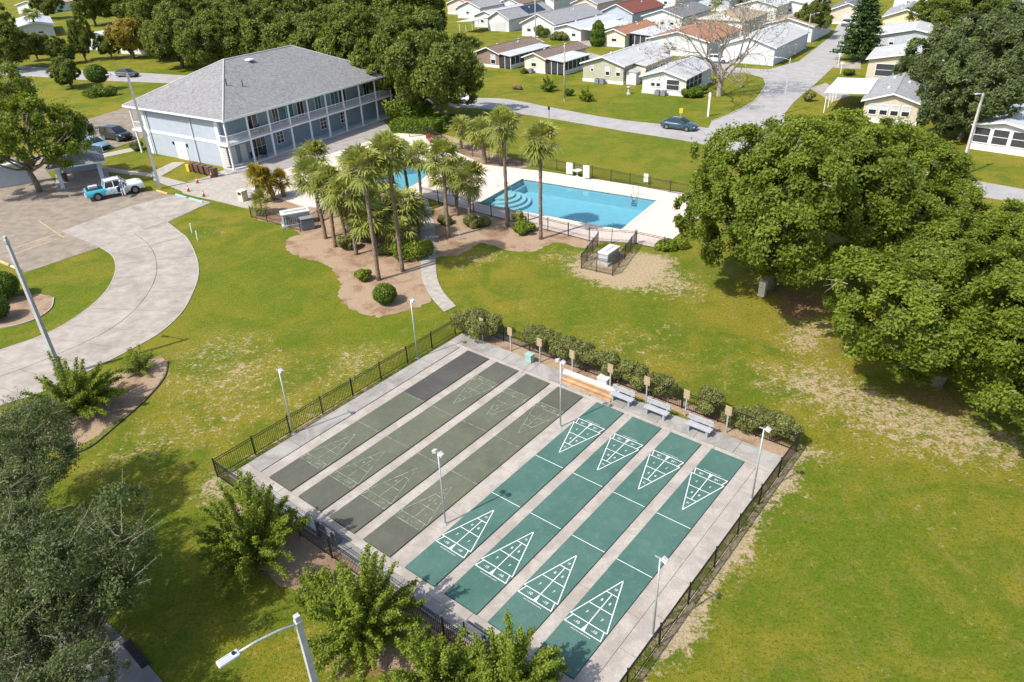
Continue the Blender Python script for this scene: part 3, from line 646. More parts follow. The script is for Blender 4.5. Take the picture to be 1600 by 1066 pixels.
railing(.35,.35,.5,W0); railing(.35,.35,W1+.05,18.5)
# louvred wall pieces at the gallery end
for k in range(9): cpart('louvre',DOORT,(.35,.42,1.15,W0-.05,.35+k*.28,.58+k*.28))
def opening(x0,x1,z0,z1,glass,frame=TRIM,mull=1,y=W0,rows=0,name='window'):
    f=MB(); t=.07
    f.box(x0,x1,y-.06,y+.0,z0,z0+t).box(x0,x1,y-.06,y,z1-t,z1).box(x0,x0+t,y-.06,y,z0+t,z1-t).box(x1-t,x1,y-.06,y,z0+t,z1-t)
    for k in range(1,mull+1): xx=x0+(x1-x0)*k/(mull+1); f.box(xx-.03,xx+.03,y-.055,y,z0+t,z1-t)
    for k in range(1,rows+1): zz=z0+(z1-z0)*k/(rows+1); f.box(x0+t,x1-t,y-.05,y,zz-.025,zz+.025)
    o=f.build(name,frame,club); n=mull+1
    for k in range(n):
        a=x0+(x1-x0)*k/n; b=x0+(x1-x0)*(k+1)/n; MB().box(a+.03,b-.03,y-.035,y-.015,z0+.03,z1-.03).build('pane',glass,o)
    return o
for x0,x1 in ((9.0,10.2),(16.8,18.0),(20.7,21.9)): opening(x0,x1,.75,2.3,DARKG,rows=2)
opening(5.0,7.2,.1,2.35,DARKG,DOORT,2,name='french_door',rows=1)
for x0,x1 in ((1.6,2.5),(3.2,4.1),): cpart('door',DOORT,(x0,x1,W0-.05,W0,.1,2.15))
for x0,x1,g in ((5.0,6.6,DARKG),(9.0,10.0,DARKG),(10.0,12.6,TEALG),(13.2,14.4,DARKG),(16.4,17.6,TEALG),(19.4,20.9,TEALG),(21.0,22.4,DARKG),(26,27.2,DARKG)): opening(x0,x1,3.15,5.3,g,TRIM,1,name='sliding_door')
for x in (27.0,): cpart('column_wall',CLUBG,(TL-2.6,TL-1,.8,W0,3.08,EZ-.12))
for x,y,z in ((6.2,1.3,3.08),(4.2,1.3,.12),(5.6,1.0,.12),(24.5,1.3,3.08)):
    c=empty('patio_chair',(CA.x+x*math.cos(CU)-y*math.sin(CU),CA.y+x*math.sin(CU)+y*math.cos(CU),z),CU+rnd.random()*3,['','']and None,None)
    MB().bbox(0,0,.42,.55,.55,.08,.03).build('seat',BLACK,c); MB().bbox(0,.27,.75,.55,.07,.6,.03).build('backrest',BLACK,c)
    for sx in (-1,1):
        for sy in (-1,1): MB().box(sx*.24-.02,sx*.24+.02,sy*.24-.02,sy*.24+.02,0,.4).build('leg',BLACK,c)
    lab={6.2:'dark chair on the upper gallery near the sliding doors',4.2:'dark wicker chair under the gallery, left of the french door',5.6:'dark wicker chair under the gallery right by the french door',24.5:'dark chair at the far right end of the upper gallery'}[x]
    tag(c,lab,'chair','patio chairs at the clubhouse')

# ---- houses ----
WALLS={k:siding('siding_'+k,c) for k,c in dict(white=(.60,.61,.61),cream=(.66,.60,.48),sage=(.41,.40,.31),grey=(.46,.49,.52),tan=(.56,.48,.38),yellow=(.62,.56,.36),brown=(.26,.19,.15),blue=(.42,.48,.54),pink=(.6,.5,.45)).items()}
ROOFS={'grey':shingle('roof_grey',(.29,.29,.29),9),'dark':shingle('roof_dark',(.17,.17,.175),9),'brown':shingle('roof_brown',(.2,.15,.12),9),'red':shingle('roof_red',(.2,.07,.055),9),'orange':shingle('roof_orange',(.33,.165,.10),9),'tan':shingle('roof_tan',(.33,.265,.19),9),'pink':shingle('roof_pink',(.42,.3,.25),9),
       'metal':ribbed('roof_metal',(.50,.51,.515)),'white':ribbed('roof_white',(.68,.68,.67)),'pale':ribbed('roof_pale',(.49,.48,.46))}
WINB=mat('window_blind',(.50,.54,.57),.4,.1,2); GARD=mat('garage_door',(.52,.53,.53),.55,.05,2); ACM=mat('ac_metal',(.2,.21,.22),.6,.15,5); CONCP=mat('plinth_white',(.68,.68,.66),.8,.1,2)
def house(label,at,w,d,ang=-36,h=2.7,rise=None,wall='white',roof='grey',fw=(),lw=(),rw=(),left=None,right=None,garage=None,skirt=True,ac=0,z=0,door=None,back=0,hip=False,eave=.45,wallobj=None):
    g=G(*at,z) if not isinstance(at,Vector) else at
    H=empty('house',(g.x,g.y,0),R(ang),label,'house','houses of the neighbourhood')
    rise=rise if rise is not None else w*.17; wm=WALLS[wall]; rm=ROOFS[roof]
    b=MB(); b.add([(0,0,0),(w,0,0),(w,0,h),(w/2,0,h+rise),(0,0,h),(0,d,0),(w,d,0),(w,d,h),(w/2,d,h+rise),(0,d,h)],[(0,1,2,3,4),(6,5,9,8,7),(1,6,7,2),(5,0,4,9)])
    b.build('wall',wm,H)
    s=rise/(w/2); r=MB(); zo=h-s*eave; t=.14
    hp=w*.42 if hip else 0
    for sx in (0,1):
        xe=-eave if sx==0 else w+eave; xm=w/2
        ring=[(xe,-eave,zo),(xm,-eave+hp,h+rise),(xm,d+eave-hp,h+rise),(xe,d+eave,zo)]
        if sx: ring=ring[::-1]
        vs=[(x,y,zz+.05) for x,y,zz in ring]+[(x,y,zz+.05-t) for x,y,zz in ring]
        r.add(vs,[(3,2,1,0),(4,5,6,7)]+[(i,(i+1)%4,4+(i+1)%4,4+i) for i in range(4)])
    if hip:
        for y,yy in ((-eave,-eave+hp),(d+eave,d+eave-hp)):
            tri=[(-eave,y,zo+.052),(w+eave,y,zo+.052),(w/2,yy,h+rise+.052)]; r.add(tri,[(0,1,2) if y<0 else (2,1,0)])
    ro=r.build('roof',rm,H)
    MB().box(w/2-.12,w/2+.12,-eave+hp,d+eave-hp,h+rise+.03,h+rise+.075).build('ridge_cap',rm,ro)
    for vy,vs_ in ((d*.3,-1),(d*.62,1),(d*.8,-1)):
        vx=w/2+vs_*w*.16; vz=h+rise-s*w*.16; MB().box(vx-.16,vx+.16,vy-.16,vy+.16,vz-.1,vz+.28).build('roof_vent',GREYT,ro)
    if not hip:
        f=MB()
        for x0,x1,z0,z1 in ((-eave,w/2,zo,h+rise),(w/2,w+eave,h+rise,zo)):
            f.add([(x0,-eave-.03,z0+.06),(x1,-eave-.03,z1+.06),(x1,-eave-.03,z1-.14),(x0,-eave-.03,z0-.14)],[(3,2,1,0)])
        f.build('fascia',TRIM,ro)
    if skirt: MB().box(-.04,w+.04,-.04,d+.04,0,.5).build('skirt',CONCP,H)
    def win(M,x,zb,ww,hh,g=None):
        f=MB(); t=.09
        f.box(x,x+ww,-.07,0,zb,zb+t,M).box(x,x+ww,-.07,0,zb+hh-t,zb+hh,M).box(x,x+t,-.07,0,zb+t,zb+hh-t,M).box(x+ww-t,x+ww,-.07,0,zb+t,zb+hh-t,M).box(x+t,x+ww-t,-.05,0,zb+hh/2-.03,zb+hh/2+.03,M)
        o=f.build('window',TRIM,H)
        MB().box(x+t,x+ww-t,-.03,.0,zb+hh/2+.03,zb+hh-t,M).build('pane',WINB if g is None else g,o); MB().box(x+t,x+ww-t,-.03,.0,zb+t,zb+hh/2-.03,M).build('pane',g or DARKG,o)
    I=Matrix.Identity(4); ML=Matrix.Translation((0,d,0))@Matrix.Rotation(R(-90),4,'Z'); MR=Matrix.Translation((w,0,0))@Matrix.Rotation(R(90),4,'Z')
    for q in fw: win(I,*q)
    for q in lw: win(ML,*q)
    for q in rw: win(MR,*q)
    if garage:
        x0,x1=garage; g_=MB().box(x0,x1,-.06,0,.05,2.15).build('garage_door',GARD,H); p=MB()
        for k in range(1,4): p.box(x0+.05,x1-.05,-.066,-.06,.05+2.1*k/4-.012,.05+2.1*k/4+.012)
        p.build('panel_groove',GREYT,g_)
    if door: MB().box(door,door+.95,-.06,0,.3,2.35).build('door',DOORT,H)
    for side,sp_ in ((-1,left),(1,right)):
        if not sp_: continue
        k=sp_.get('kind','carport'); pw=sp_['w']; y0,y1=sp_.get('y',(0,d)); hr=sp_.get('h',h-.1); rm2=ROOFS[sp_.get('roof','metal')]; drop=sp_.get('drop',.35)
        X0=w if side>0 else 0; X1=X0+side*pw
        xa,xb=sorted((X0+side*.02,X1+side*.3)); za,zb=((hr,hr-drop) if side>0 else (hr-drop,hr))
        rr=MB(); rr.add([(xa,y0-.3,za+.12),(xb,y0-.3,zb+.12),(xb,y1+.3,zb+.12),(xa,y1+.3,za+.12),(xa,y0-.3,za),(xb,y0-.3,zb),(xb,y1+.3,zb),(xa,y1+.3,za)],[(0,1,2,3),(7,6,5,4),(0,4,5,1),(1,5,6,2),(2,6,7,3),(3,7,4,0)])
        po=rr.build('porch_roof' if k=='screen' else 'carport_roof',rm2,H)
        n=max(2,round((y1-y0)/(1.4 if k=='screen' else 3)))
        for i in range(n+1):
            y=y0+.08+(y1-y0-.16)*i/n; MB().box(X1-.05,X1+.05,y-.05,y+.05,0,hr-drop).build('post',TRIM,H)
        if k=='screen':
            x_=X1-side*.02; lo,hi=sorted((x_,x_-side*.02))
            for i in range(n):
                a=y0+.13+(y1-y0-.16)*i/n; c=y0+.03+(y1-y0-.16)*(i+1)/n
                MB().box(lo,hi,a,c,.75,hr-drop-.02).build('screen_panel',SCREEN,H)
            lo,hi=sorted((X1,X1-side*.05)); MB().box(lo,hi,y0+.13,y1-.13,0,.75).build('kick_panel',CONCP,H)
            m_=max(1,round(pw/1.3)); lo,hi=sorted((X0,X1))
            for i in range(m_):
                a=lo+pw*i/m_+.05; c=lo+pw*(i+1)/m_-.05
                MB().box(a,c,y0+.03,y0+.05,.2,hr-drop-.02).build('screen_panel',SCREEN,H); MB().box(c,c+.1,y0,y0+.08,0,hr-drop).build('post',TRIM,H)
        elif k=='room':
            lo,hi=sorted((X0+side*.01,X1)); MB().box(lo,hi,y0,y1,0,hr-drop-.02).build('side_room',WALLS[sp_.get('wall',wall)],H)
            n2=max(1,int((y1-y0)/1.1)); Ms=Matrix.Translation((X1,y0,0))@Matrix.Rotation(R(90),4,'Z') if side>0 else Matrix.Translation((X1,y1,0))@Matrix.Rotation(R(-90),4,'Z')
            for i in range(n2): win(Ms,.2+(y1-y0-.2)*i/n2,1.0,.75,1.1,DARKG)
    for i in range(ac):
        a=empty('air_conditioner',tuple(H.matrix_basis@Vector((w*.42+i*1.0,-.75,0))),R(ang),None,None,'air conditioners at the houses'); MB().bbox(0,0,.4,.8,.8,.75,.05).build('casing',ACM,a); MB().tube([(0,0,.775),(0,0,.8)],.3,12).build('fan_grille',BLACK,a)
        tag(a,'grey air conditioner, %s, at the %s'%(('left one','right one')[i] if ac>1 else 'single one',' '.join(label.split()[:4])),'air conditioner')
    return H
# front row along the main road
house('brown house with red-edged metal porch roof beside the big oak',(746,103),5.4,14,-38,wall='brown',roof='brown',right=dict(kind='screen',w=2.7,y=(0,13),roof='metal'),fw=((3.4,.6,1.2,1.7),))
house('cream house with brown roof and dark screened porch',(820,112),4.6,14,-38,wall='cream',roof='brown',fw=((1.5,1.0,1.2,1.4),),right=dict(kind='screen',w=4.0,y=(0,8.5),roof='metal'),ac=1)
MB_shed=None
house('sage green house with pale metal roof and white skirting',(910.7,126.7),7.7,17,-36,h=3.1,rise=1.15,wall='sage',roof='pale',fw=((1.5,1.7,.6,1.0),(4.3,1.25,.9,1.35),(6.3,1.25,.9,1.35)),right=dict(kind='room',w=2.3,y=(3.5,14),roof='pale',wall='cream',h=2.9),ac=2)
house('small white house with weathered pale roof next to the bare tree',(1003,145),7.0,12,-34,h=2.7,rise=1.0,wall='white',roof='pale',fw=((1.4,1.1,.8,1.2),(2.3,1.1,.8,1.2),(4.0,.75,2.2,1.65,SCREEN)),ac=2,door=6.3,
      rw=((.2,.6,1.7,1.9,SCREEN),(2.0,.6,1.7,1.9,SCREEN),(3.8,.6,1.7,1.9,SCREEN),(5.6,.6,1.7,1.9,SCREEN)))
# second row
house('white house with dark solar panels on its grey roof',(763,48),6.4,20,-36,h=3.0,rise=1.7,wall='white',roof='grey',garage=(2.2,5.4),left=dict(kind='carport',w=4.5,y=(-6,2),roof='white'),rw=((6,1.1,1,1.3),))
house('white house with grey hip roof and columned entry behind the utility pole',(816,56),9.2,22,-36,h=3.0,rise=2.0,wall='white',roof='grey',garage=(5.0,8.4),fw=((1.4,1,1.2,1.4),),rw=((6,1.1,1,1.3),(12,1.1,1,1.3)))
house('white house with long pale metal carport roof and a parked car',(866,62),7.0,19,-36,wall='white',roof='metal',rise=.8,right=dict(kind='carport',w=4.2,y=(0,15),roof='white'),fw=((4.6,.9,1.1,1.3),))
house('cream house with orange roof and grey carport',(942,72),5.2,15,-36,wall='cream',roof='orange',rise=.9,right=dict(kind='screen',w=5.2,y=(2,13),roof='metal'),fw=((2.0,1,1.3,1.3),))
house('white house with large rust-coloured roof and open carport behind the bare tree',(1012,84),12.5,17,-36,h=3.0,rise=1.5,wall='white',roof='orange',fw=((1.5,.9,1.2,1.5),(3.2,.9,1.2,1.5),(4.9,.9,1.2,1.5)),hip=False)
house('white house half hidden behind the bare tree with grey roof',(1128,97),9.5,20,-36,h=3.2,rise=1.5,wall='white',roof='pale',garage=(2.8,7.4),fw=())
# third row
house('pale house with grey roof at the top edge over the oak',(742,16),8,16,-36,h=3,rise=1.4,wall='cream',roof='grey',fw=((3,1.1,1.1,1.3),))
house('white house with brown roof at the top edge behind the solar roof',(778,22),8,16,-36,h=3,rise=1.4,wall='white',roof='brown',fw=((3,1.1,1.1,1.3),))
house('white house with long low roof left of the solar panels near the oak',(742,42),7,16,-36,h=2.8,rise=1.2,wall='white',roof='metal',fw=((2,1.1,1.1,1.3),(4.5,1.1,1.1,1.3)))
house('pale blue house with dark red roof in the third row',(938,38),9,18,-36,h=3,rise=1.9,wall='blue',roof='red',fw=((3.5,1,1.2,1.3),))
house('white house with dark grey roof right of the red roof',(1004,45),10,18,-36,h=3,rise=1.5,wall='white',roof='dark',fw=((2,1.1,1.1,1.3),(4.5,1.1,1.1,1.3),(7,1.1,1.1,1.3)))
house('house with tan roof and white edges behind the bare tree',(1085,52),11,17,-36,h=3,rise=1.4,wall='white',roof='tan',fw=((3,1.1,1.1,1.3),),hip=True)
house('cream house with long grey roof in the third row',(894,22),8,20,-36,h=3,rise=1.5,wall='pink',roof='grey',fw=((3,1.1,1.1,1.3),))
house('white house with dark roof near the top edge left of centre',(826,15),9,20,-36,h=3,rise=1.6,wall='white',roof='dark',fw=((3,1.1,1.1,1.3),))
house('pinkish house with rust roof peeking over the oak at the top edge',(700,22),9,20,-36,h=3,rise=1.5,wall='pink',roof='orange',fw=((3,1.1,1.1,1.3),))
house('white house with grey roof left of the solar panels',(716,28),8,18,-36,h=3,rise=1.5,wall='white',roof='grey',fw=((3,1.1,1.1,1.3),))
house('tall white house at the top edge right of the red roof',(1008,18),9,20,-36,h=4,rise=1.5,wall='white',roof='metal',fw=((2,2,1.1,1.5),(5.5,2,1.1,1.5)))
house('white house with pale roof at the top edge with a side wall in shade',(1150,30),10,22,-36,h=3.4,rise=1.2,wall='white',roof='metal',garage=(5.5,9),fw=((2,1,1.1,1.3),))
house('low house with bright white roof at the top edge',(1205,24),10,18,-36,h=2.8,rise=1.0,wall='white',roof='white',fw=((4,1,1.1,1.2),))
house('pale house with brown-grey roof beside the yellowish street tree',(1192,62),10,15,-36,h=3.2,rise=1.3,wall='white',roof='tan',fw=((4,1.2,.9,1.2),(6,1.2,.9,1.2)))
house('blue-grey house with pale carport at the top edge centre',(1090,16),9,20,-36,h=3,rise=1.2,wall='blue',roof='metal',fw=((3,1,1.1,1.2),))
# right of the side street: gables face the street side, ridge along the other axis
house('tan house with bright white carport roof right of the side street',(1345,190),6.5,14,-31,h=2.9,rise=1.0,wall='tan',roof='grey',fw=((.6,1.0,1.05,1.4),(1.9,1.0,1.05,1.4),(3.2,1.0,1.05,1.4),(4.5,1.0,1.05,1.4)),left=dict(kind='carport',w=5.2,y=(3,13),roof='white',h=2.95,drop=.2))
house('house with pale gabled metal carport and a palm at its corner',(1352,122),12.5,11,-31,h=3.1,rise=1.1,wall='tan',roof='pale',fw=((6.8,.7,2.2,1.6,SCREEN),(9.4,.7,2.2,1.6,SCREEN),(1.2,.4,2.8,2.0,SCREEN)),skirt=False)
house('grey-white house with brown and pale roof panels behind the metal carport',(1368,80),12,11,-31,h=3.0,rise=1.2,wall='grey',roof='pale',fw=((2.0,1.2,.9,1.1),(5.0,1.2,1.2,1.1)))
house('yellow house with white garage door near the top right',(1376,50),8.5,16,-31,h=3.2,rise=1.5,wall='yellow',roof='grey',garage=(.7,4.6))
house('grey gabled house behind the silver parked car',(1291,37),8.5,16,-31,h=3,rise=1.6,wall='tan',roof='dark',garage=(3.5,7.2))
house('brown-roofed house at the top edge right of the conifer',(1395,12),9,16,-31,h=3,rise=1.5,wall='white',roof='brown',fw=((3,1,1.1,1.2),))
house('house with white screened porch under the trees at the right edge',(1512,232),6.0,10,-43,h=2.9,rise=.6,wall='white',roof='metal',fw=((.15,.8,1.7,1.8,SCREEN),(2.05,.8,1.7,1.8,SCREEN),(3.95,.8,1.7,1.8,SCREEN)))
house('house with pinkish shingle roof at the right edge',(1575,135),10,14,-40,h=3,rise=1.5,wall='white',roof='pink')
house('white house at the top right corner behind the trees',(1568,22),10,16,-36,h=3,rise=1.5,wall='white',roof='metal')
# left, beyond the road
house('long white house with pale flat roof at the top left',(30,62),9,26,30,h=3,rise=.9,wall='white',roof='metal',fw=((1,1,1.4,1.1),(5,1,1.4,1.1)))
house('white house with bright roof behind the left palm',(138,78),9,15,-20,h=3,rise=1.2,wall='white',roof='white',fw=((2,1,1.4,1.1),(5,1,1.4,1.1)))
house('white house showing between the trees beyond the road',(190,84),8,14,-20,h=3,rise=1.3,wall='white',roof='metal',fw=((2,1,1.4,1.1),))
house('pale house roof at the very top left corner',(30,22),12,20,-20,h=3,rise=1.3,wall='white',roof='pink')
# solar array on the grey roof
_h=[o for o in bpy.data.objects if o.get('label','').startswith('white house with dark solar')][0]
sol=MB(); s_=1.7/3.2; 
for i in range(4):
    for j in range(3):
        x0=3.35+.98*j; x1=x0+.92; y0=9+i*2.1; y1=y0+2.0; z0=3.0+1.7-(x0-3.2)*s_+.12; z1=3.0+1.7-(x1-3.2)*s_+.12
        p=MB().add([(x0,y0,z0),(x1,y0,z1),(x1,y1,z1),(x0,y1,z0),(x0,y0,z0-.05),(x1,y0,z1-.05),(x1,y1,z1-.05),(x0,y1,z0-.05)],[(0,1,2,3),(0,4,5,1),(1,5,6,2),(2,6,7,3),(3,7,4,0)]).build('solar_panel',glassy('solar',(.02,.025,.035),.25),_h)
# open pavilion in the parking lot
pv=G(96,296); PVA=R(28)
pav=empty('pavilion',pv,PVA,'open white pavilion with shingle roof by the parking lot tree','pavilion')
Wp,Dp=4.6,6.4
for x in (.2,Wp-.2):
    for y in (.2,Dp*.5,Dp-.2): MB().box(x-.2,x+.2,y-.2,y+.2,0,2.5).build('column',mat('pavilion_paint',(.5,.55,.6),.7,.06,2),pav)
MB().box(0,Wp,Dp-.08,Dp+.0,0,2.5).build('rear_wall',CLUBW,pav)
MB().box(-.5,Wp+.5,-.4,Dp+.4,0,.06).build('floor_slab',WALK,pav)
MB().add([(-.6,-.6,2.5),(Wp+.6,-.6,2.5),(Wp+.6,Dp+.6,2.5),(-.6,Dp+.6,2.5),(Wp/2,1.8,3.7),(Wp/2,Dp-1.8,3.7)],[(0,1,4),(1,2,5,4),(2,3,5),(3,0,4,5),(3,2,1,0)]).build('roof',CLUBR,pav)
for b in ((-.62,Wp+.62,-.64,-.6,2.4,2.55),(-.64,-.6,-.6,Dp+.6,2.4,2.55),(Wp+.6,Wp+.64,-.6,Dp+.6,2.4,2.55)): MB().box(*b).build('fascia',TRIM,pav)
wl_=empty('garden_wall',G(0,300),R(30),'low white building wall at the far left edge behind the tree','wall')
MB().box(-6,3.6,1.5,1.8,0,2.4).build('panel',CLUBW,wl_); MB().box(-6.1,3.7,1.3,2.0,2.4,2.55).build('cap',TRIM,wl_)
# ================= vegetation =================
BARK=mat('oak_bark',(.17,.14,.11),.95,.3,6,bmp=.8,bscale=14); PBARK=mat('palm_bark',(.20,.145,.105),.95,.35,5,bmp=1.0,bscale=9); TWIG=mat('twig_bark',(.3,.25,.2),.95,.25,6)
L_OAK=leafmat('oak_leaves',(.042,.080,.008),(.20,.25,.022),.34,hue=(.10,.135,.014))
L_LIVE=leafmat('live_oak_leaves',(.036,.062,.016),(.145,.19,.055),.28,hue=(.1,.115,.05))
L_FAR=leafmat('far_oak_leaves',(.04,.075,.012),(.175,.22,.03),.32,hue=(.14,.15,.022))
L_YEL=leafmat('yellowing_leaves',(.14,.12,.015),(.36,.28,.035),.3)
L_MYR=leafmat('myrtle_leaves',(.05,.10,.008),(.25,.31,.028),.35)
L_BUSH=leafmat('hedge_leaves',(.065,.09,.02),(.25,.26,.075),.25,hue=(.15,.15,.05))
L_TOPI=leafmat('clipped_leaves',(.035,.08,.006),(.135,.2,.016),.22)
L_PALM=leafmat('palm_leaves',(.105,.14,.03),(.39,.41,.095),.25,.4); L_PALMY=leafmat('yellow_palm_leaves',(.14,.13,.01),(.42,.33,.03),.3,.4); L_DEAD=leafmat('dead_fronds',(.2,.15,.08),(.4,.32,.19),.1)
L_PINE=leafmat('conifer_needles',(.025,.06,.014),(.085,.145,.03),.1)
def cards(name,C,Nn,S,T,m,parent=None,aspect=.55,rs=None):
    rs=rs or rng; n=len(C); Nn=Nn/np.linalg.norm(Nn,axis=1,keepdims=True)
    r=rs.normal(size=(n,3)); a=np.cross(Nn,r); a/=np.linalg.norm(a,axis=1,keepdims=True)+1e-9; b=np.cross(Nn,a)
    S=S[:,None]; bend=Nn*S*.18
    V=np.stack([C+a*S,C+b*S*aspect+bend,C-a*S,C-b*S*aspect+bend*.6],1).reshape(-1,3)
    return face_mesh(name,V,n,T,m,parent)
def face_mesh(name,V,n,T,m,parent,k=4):
    me=bpy.data.meshes.new(name); me.vertices.add(len(V)); me.vertices.foreach_set('co',V.astype(np.float32).ravel())
    me.loops.add(n*k); me.loops.foreach_set('vertex_index',np.arange(n*k,dtype=np.int32)); me.polygons.add(n); me.polygons.foreach_set('loop_start',np.arange(0,n*k,k,dtype=np.int32))
    at=me.attributes.new('tone','FLOAT','FACE'); at.data.foreach_set('value',np.clip(T,0,1).astype(np.float32))
    me.materials.append(m); me.update(calc_edges=True)
    if parent is False: return me
    o=bpy.data.objects.new(name,me); COL.objects.link(o)
    if parent: o.parent=parent
    return o
def unit(n,rs): 
    v=rs.normal(size=(n,3)); return v/np.linalg.norm(v,axis=1,keepdims=True)
def shell_leaves(blobs,n,size,rs,up=.0,inner=.72,spread=.55,mn=0):
    B=np.array(blobs); w=B[:,3]**2; idx=rs.choice(len(B),n,p=w/w.sum()); d=unit(n,rs); d[:,2]=d[:,2]+up; d/=np.linalg.norm(d,axis=1,keepdims=True)
    rad=B[idx,3]*(inner+(1.08-inner)*rs.random(n)**.6); C=B[idx,:3]+d*rad[:,None]*np.array([1,1,.85])
    keep=np.ones(n,bool)
    for i,b in enumerate(B):
        dd=np.linalg.norm((C-b[:3])/np.array([1,1,.85]),axis=1); keep&=~((dd<b[3]*.55)&(idx!=i))
    keep&=C[:,2]>mn
    C=C[keep]; d=d[keep]; idx=idx[keep]; k=len(C)
    bt=rs.random(len(B))*.45
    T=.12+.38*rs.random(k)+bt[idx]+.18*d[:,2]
    return C,d+rs.normal(size=(k,3))*spread,size*(.65+.7*rs.random(k)),T
def limb(m,a,b,r0,r1,rs,n=5,wob=.08,k=7):
    a=Vector(a);b=Vector(b);L_=(b-a).length; pts=[];rad=[]
    for i in range(n+1):
        t=i/n; p=a.lerp(b,t); 
        if 0<i<n: p+=Vector(rs.normal(size=3))*wob*L_*.5
        pts.append(p); rad.append(r0+(r1-r0)*t)
    m.tube(pts,rad,k)
def clusters(lobes,rc,per,rs,zmin=.3,upb=.15):
    """small leaf clusters spread over the outside of the lobes: position, outward direction, radius, tone"""
    out=[]; Lb=np.array(lobes)
    for i,b in enumerate(Lb):
        n=max(4,int(per*(b[3]/rc)**2)); d=unit(n,rs); d[:,2]+=upb; d/=np.linalg.norm(d,axis=1,keepdims=True)
        p=b[:3]+d*(b[3]*(.76+.5*rs.random(n)**2.2))[:,None]*np.array([1,1,.88])
        ok=p[:,2]>zmin
        for k,c in enumerate(Lb):
            if k!=i: ok&=np.linalg.norm((p-c[:3])/np.array([1,1,.88]),axis=1)>c[3]*.78
        tone=rs.random()*.4
        for q in range(n):
            if ok[q]: out.append((*p[q],*d[q],rc*(.7+.6*rs.random()),tone+.25*rs.random()))
    return np.array(out)
def cluster_leaves(K,nper,size,rs,flat=.5,spread=.75):
    n=len(K)*nper; idx=np.repeat(np.arange(len(K)),nper); k=K[idx]
    g=rs.normal(size=(n,3))*.55; d=k[:,3:6]; g-=d*((g*d).sum(1)*(1-flat))[:,None]
    C=k[:,:3]+g*k[:,6:7]; h=(g*d).sum(1)
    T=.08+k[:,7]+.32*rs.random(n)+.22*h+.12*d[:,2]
    return C,d*.9+np.array([0,0,.35])+rs.normal(size=(n,3))*spread,size*(.6+.8*rs.random(n)),T
def oak_proto(Rr,Hh,cb,n,size,lm,seed,nb=30,bark=None,irregular=.2,trunk_r=.38,rc=.62,open_=0,name='oak_tree',low=0):
    """crown radius, total height, crown-base height"""
    rs=np.random.default_rng(seed); e=empty(name,(0,0,0)); lobes=[]
    cz=(cb+Hh)/2; ch=(Hh-cb)/2; lob=1+irregular*rs.normal(size=7)
    for i in range(nb):
        d=unit(1,rs)[0]; d[2]=d[2]*.9+.12-low; az=math.atan2(d[1],d[0]); f=np.interp((az+math.pi)/(2*math.pi)*7,np.arange(8),np.append(lob,lob[0]))
        q=(.5+.26*rs.random()); r=Rr*(.2+.15*rs.random())
        lobes.append((d[0]*Rr*q*f,d[1]*Rr*q*f,max(cb+r*.4,cz+d[2]*ch*q*1.15),r))
    if not open_: lobes.append((0,0,cz,min(Rr,ch)*.62))
    t=MB(); limb(t,(0,0,-.2),(rs.normal()*.2,rs.normal()*.2,cb+.6),trunk_r*1.15,trunk_r*.75,rs,4,.05,9)
    for i in range(min(len(lobes),16)):
        b=lobes[i]; limb(t,(0,0,cb*.75+rs.random()*.8),(b[0]*.95,b[1]*.95,b[2]),trunk_r*.42,.05,rs,5,.12,6)
    t.build('trunk',bark or BARK,e,True)
    dl=MB()
    for i in range(26):
        b=lobes[rs.integers(len(lobes))]; dd=unit(1,rs)[0]; dd[2]=abs(dd[2])*.7; a=np.array(b[:3])+dd*b[3]*.6; q=a+dd*b[3]*(.45+.3*rs.random()); dl.tube([a,(a+q)/2+rs.normal(size=3)*.12,q+rs.normal(size=3)*.15],[.05,.035,.012],5,False)
        for k in range(3): dl.tube([(a+q)/2,(a+q)/2+(dd+rs.normal(size=3)*.6)*.7],[.02,.006],4,False)
    dl.build('dead_branches',TWIG,e)
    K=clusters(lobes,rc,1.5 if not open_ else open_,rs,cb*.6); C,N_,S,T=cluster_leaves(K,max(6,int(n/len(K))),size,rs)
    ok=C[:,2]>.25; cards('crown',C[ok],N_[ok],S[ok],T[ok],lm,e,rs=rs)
    return e
used=set()
def put(proto,at,label,cat='tree',group=None,s=1.0,rz=None,sz=None,z=0):
    if proto.name in used: o=copy_tree(proto)
    else: o=proto; used.add(proto.name)
    g=G(*at) if isinstance(at,tuple) else at
    o.location=(g.x,g.y,z); o.rotation_euler=(0,0,rnd.random()*6.28 if rz is None else rz); o.scale=(s,s,sz or s)
    for k in ('label','category','group'): 
        if k in o: del o[k]
    return tag(o,label,cat,group)
# big oaks to the right of the pool
OA=oak_proto(8.0,11.8,1.7,150000,.115,L_OAK,21,38,rc=.52); OB=oak_proto(7.6,10.6,2.3,150000,.115,L_OAK,22,36,low=.05,rc=.52)
ogrp='large oaks right of the pool'
put(OA,(1200,450),'large leafy oak nearest the pool corner with its trunk by a tan box',group=ogrp,s=1.06,sz=1.0,rz=.4)
put(OB,(1345,395),'broad oak behind the nearest right-hand oaks, second from the pool',group=ogrp,s=1.05,rz=1.2,sz=.98)
put(OB,(1462,600),'large oak whose crown hangs over the lawn at the right',group=ogrp,s=.98,rz=2.7,sz=.8)
put(OB,(1625,665),'rightmost large oak cut by the right edge of the picture',group=ogrp,s=.92,rz=4.0,sz=.76)
put(OB,(1440,455),'low oak between the two broad oaks at the back of the right-hand group',group=ogrp,s=.9,rz=5.1,sz=.68)
put(OB,(1650,520),'oak behind the rightmost one at the picture edge',group=ogrp,s=.75,rz=.9,sz=.7)
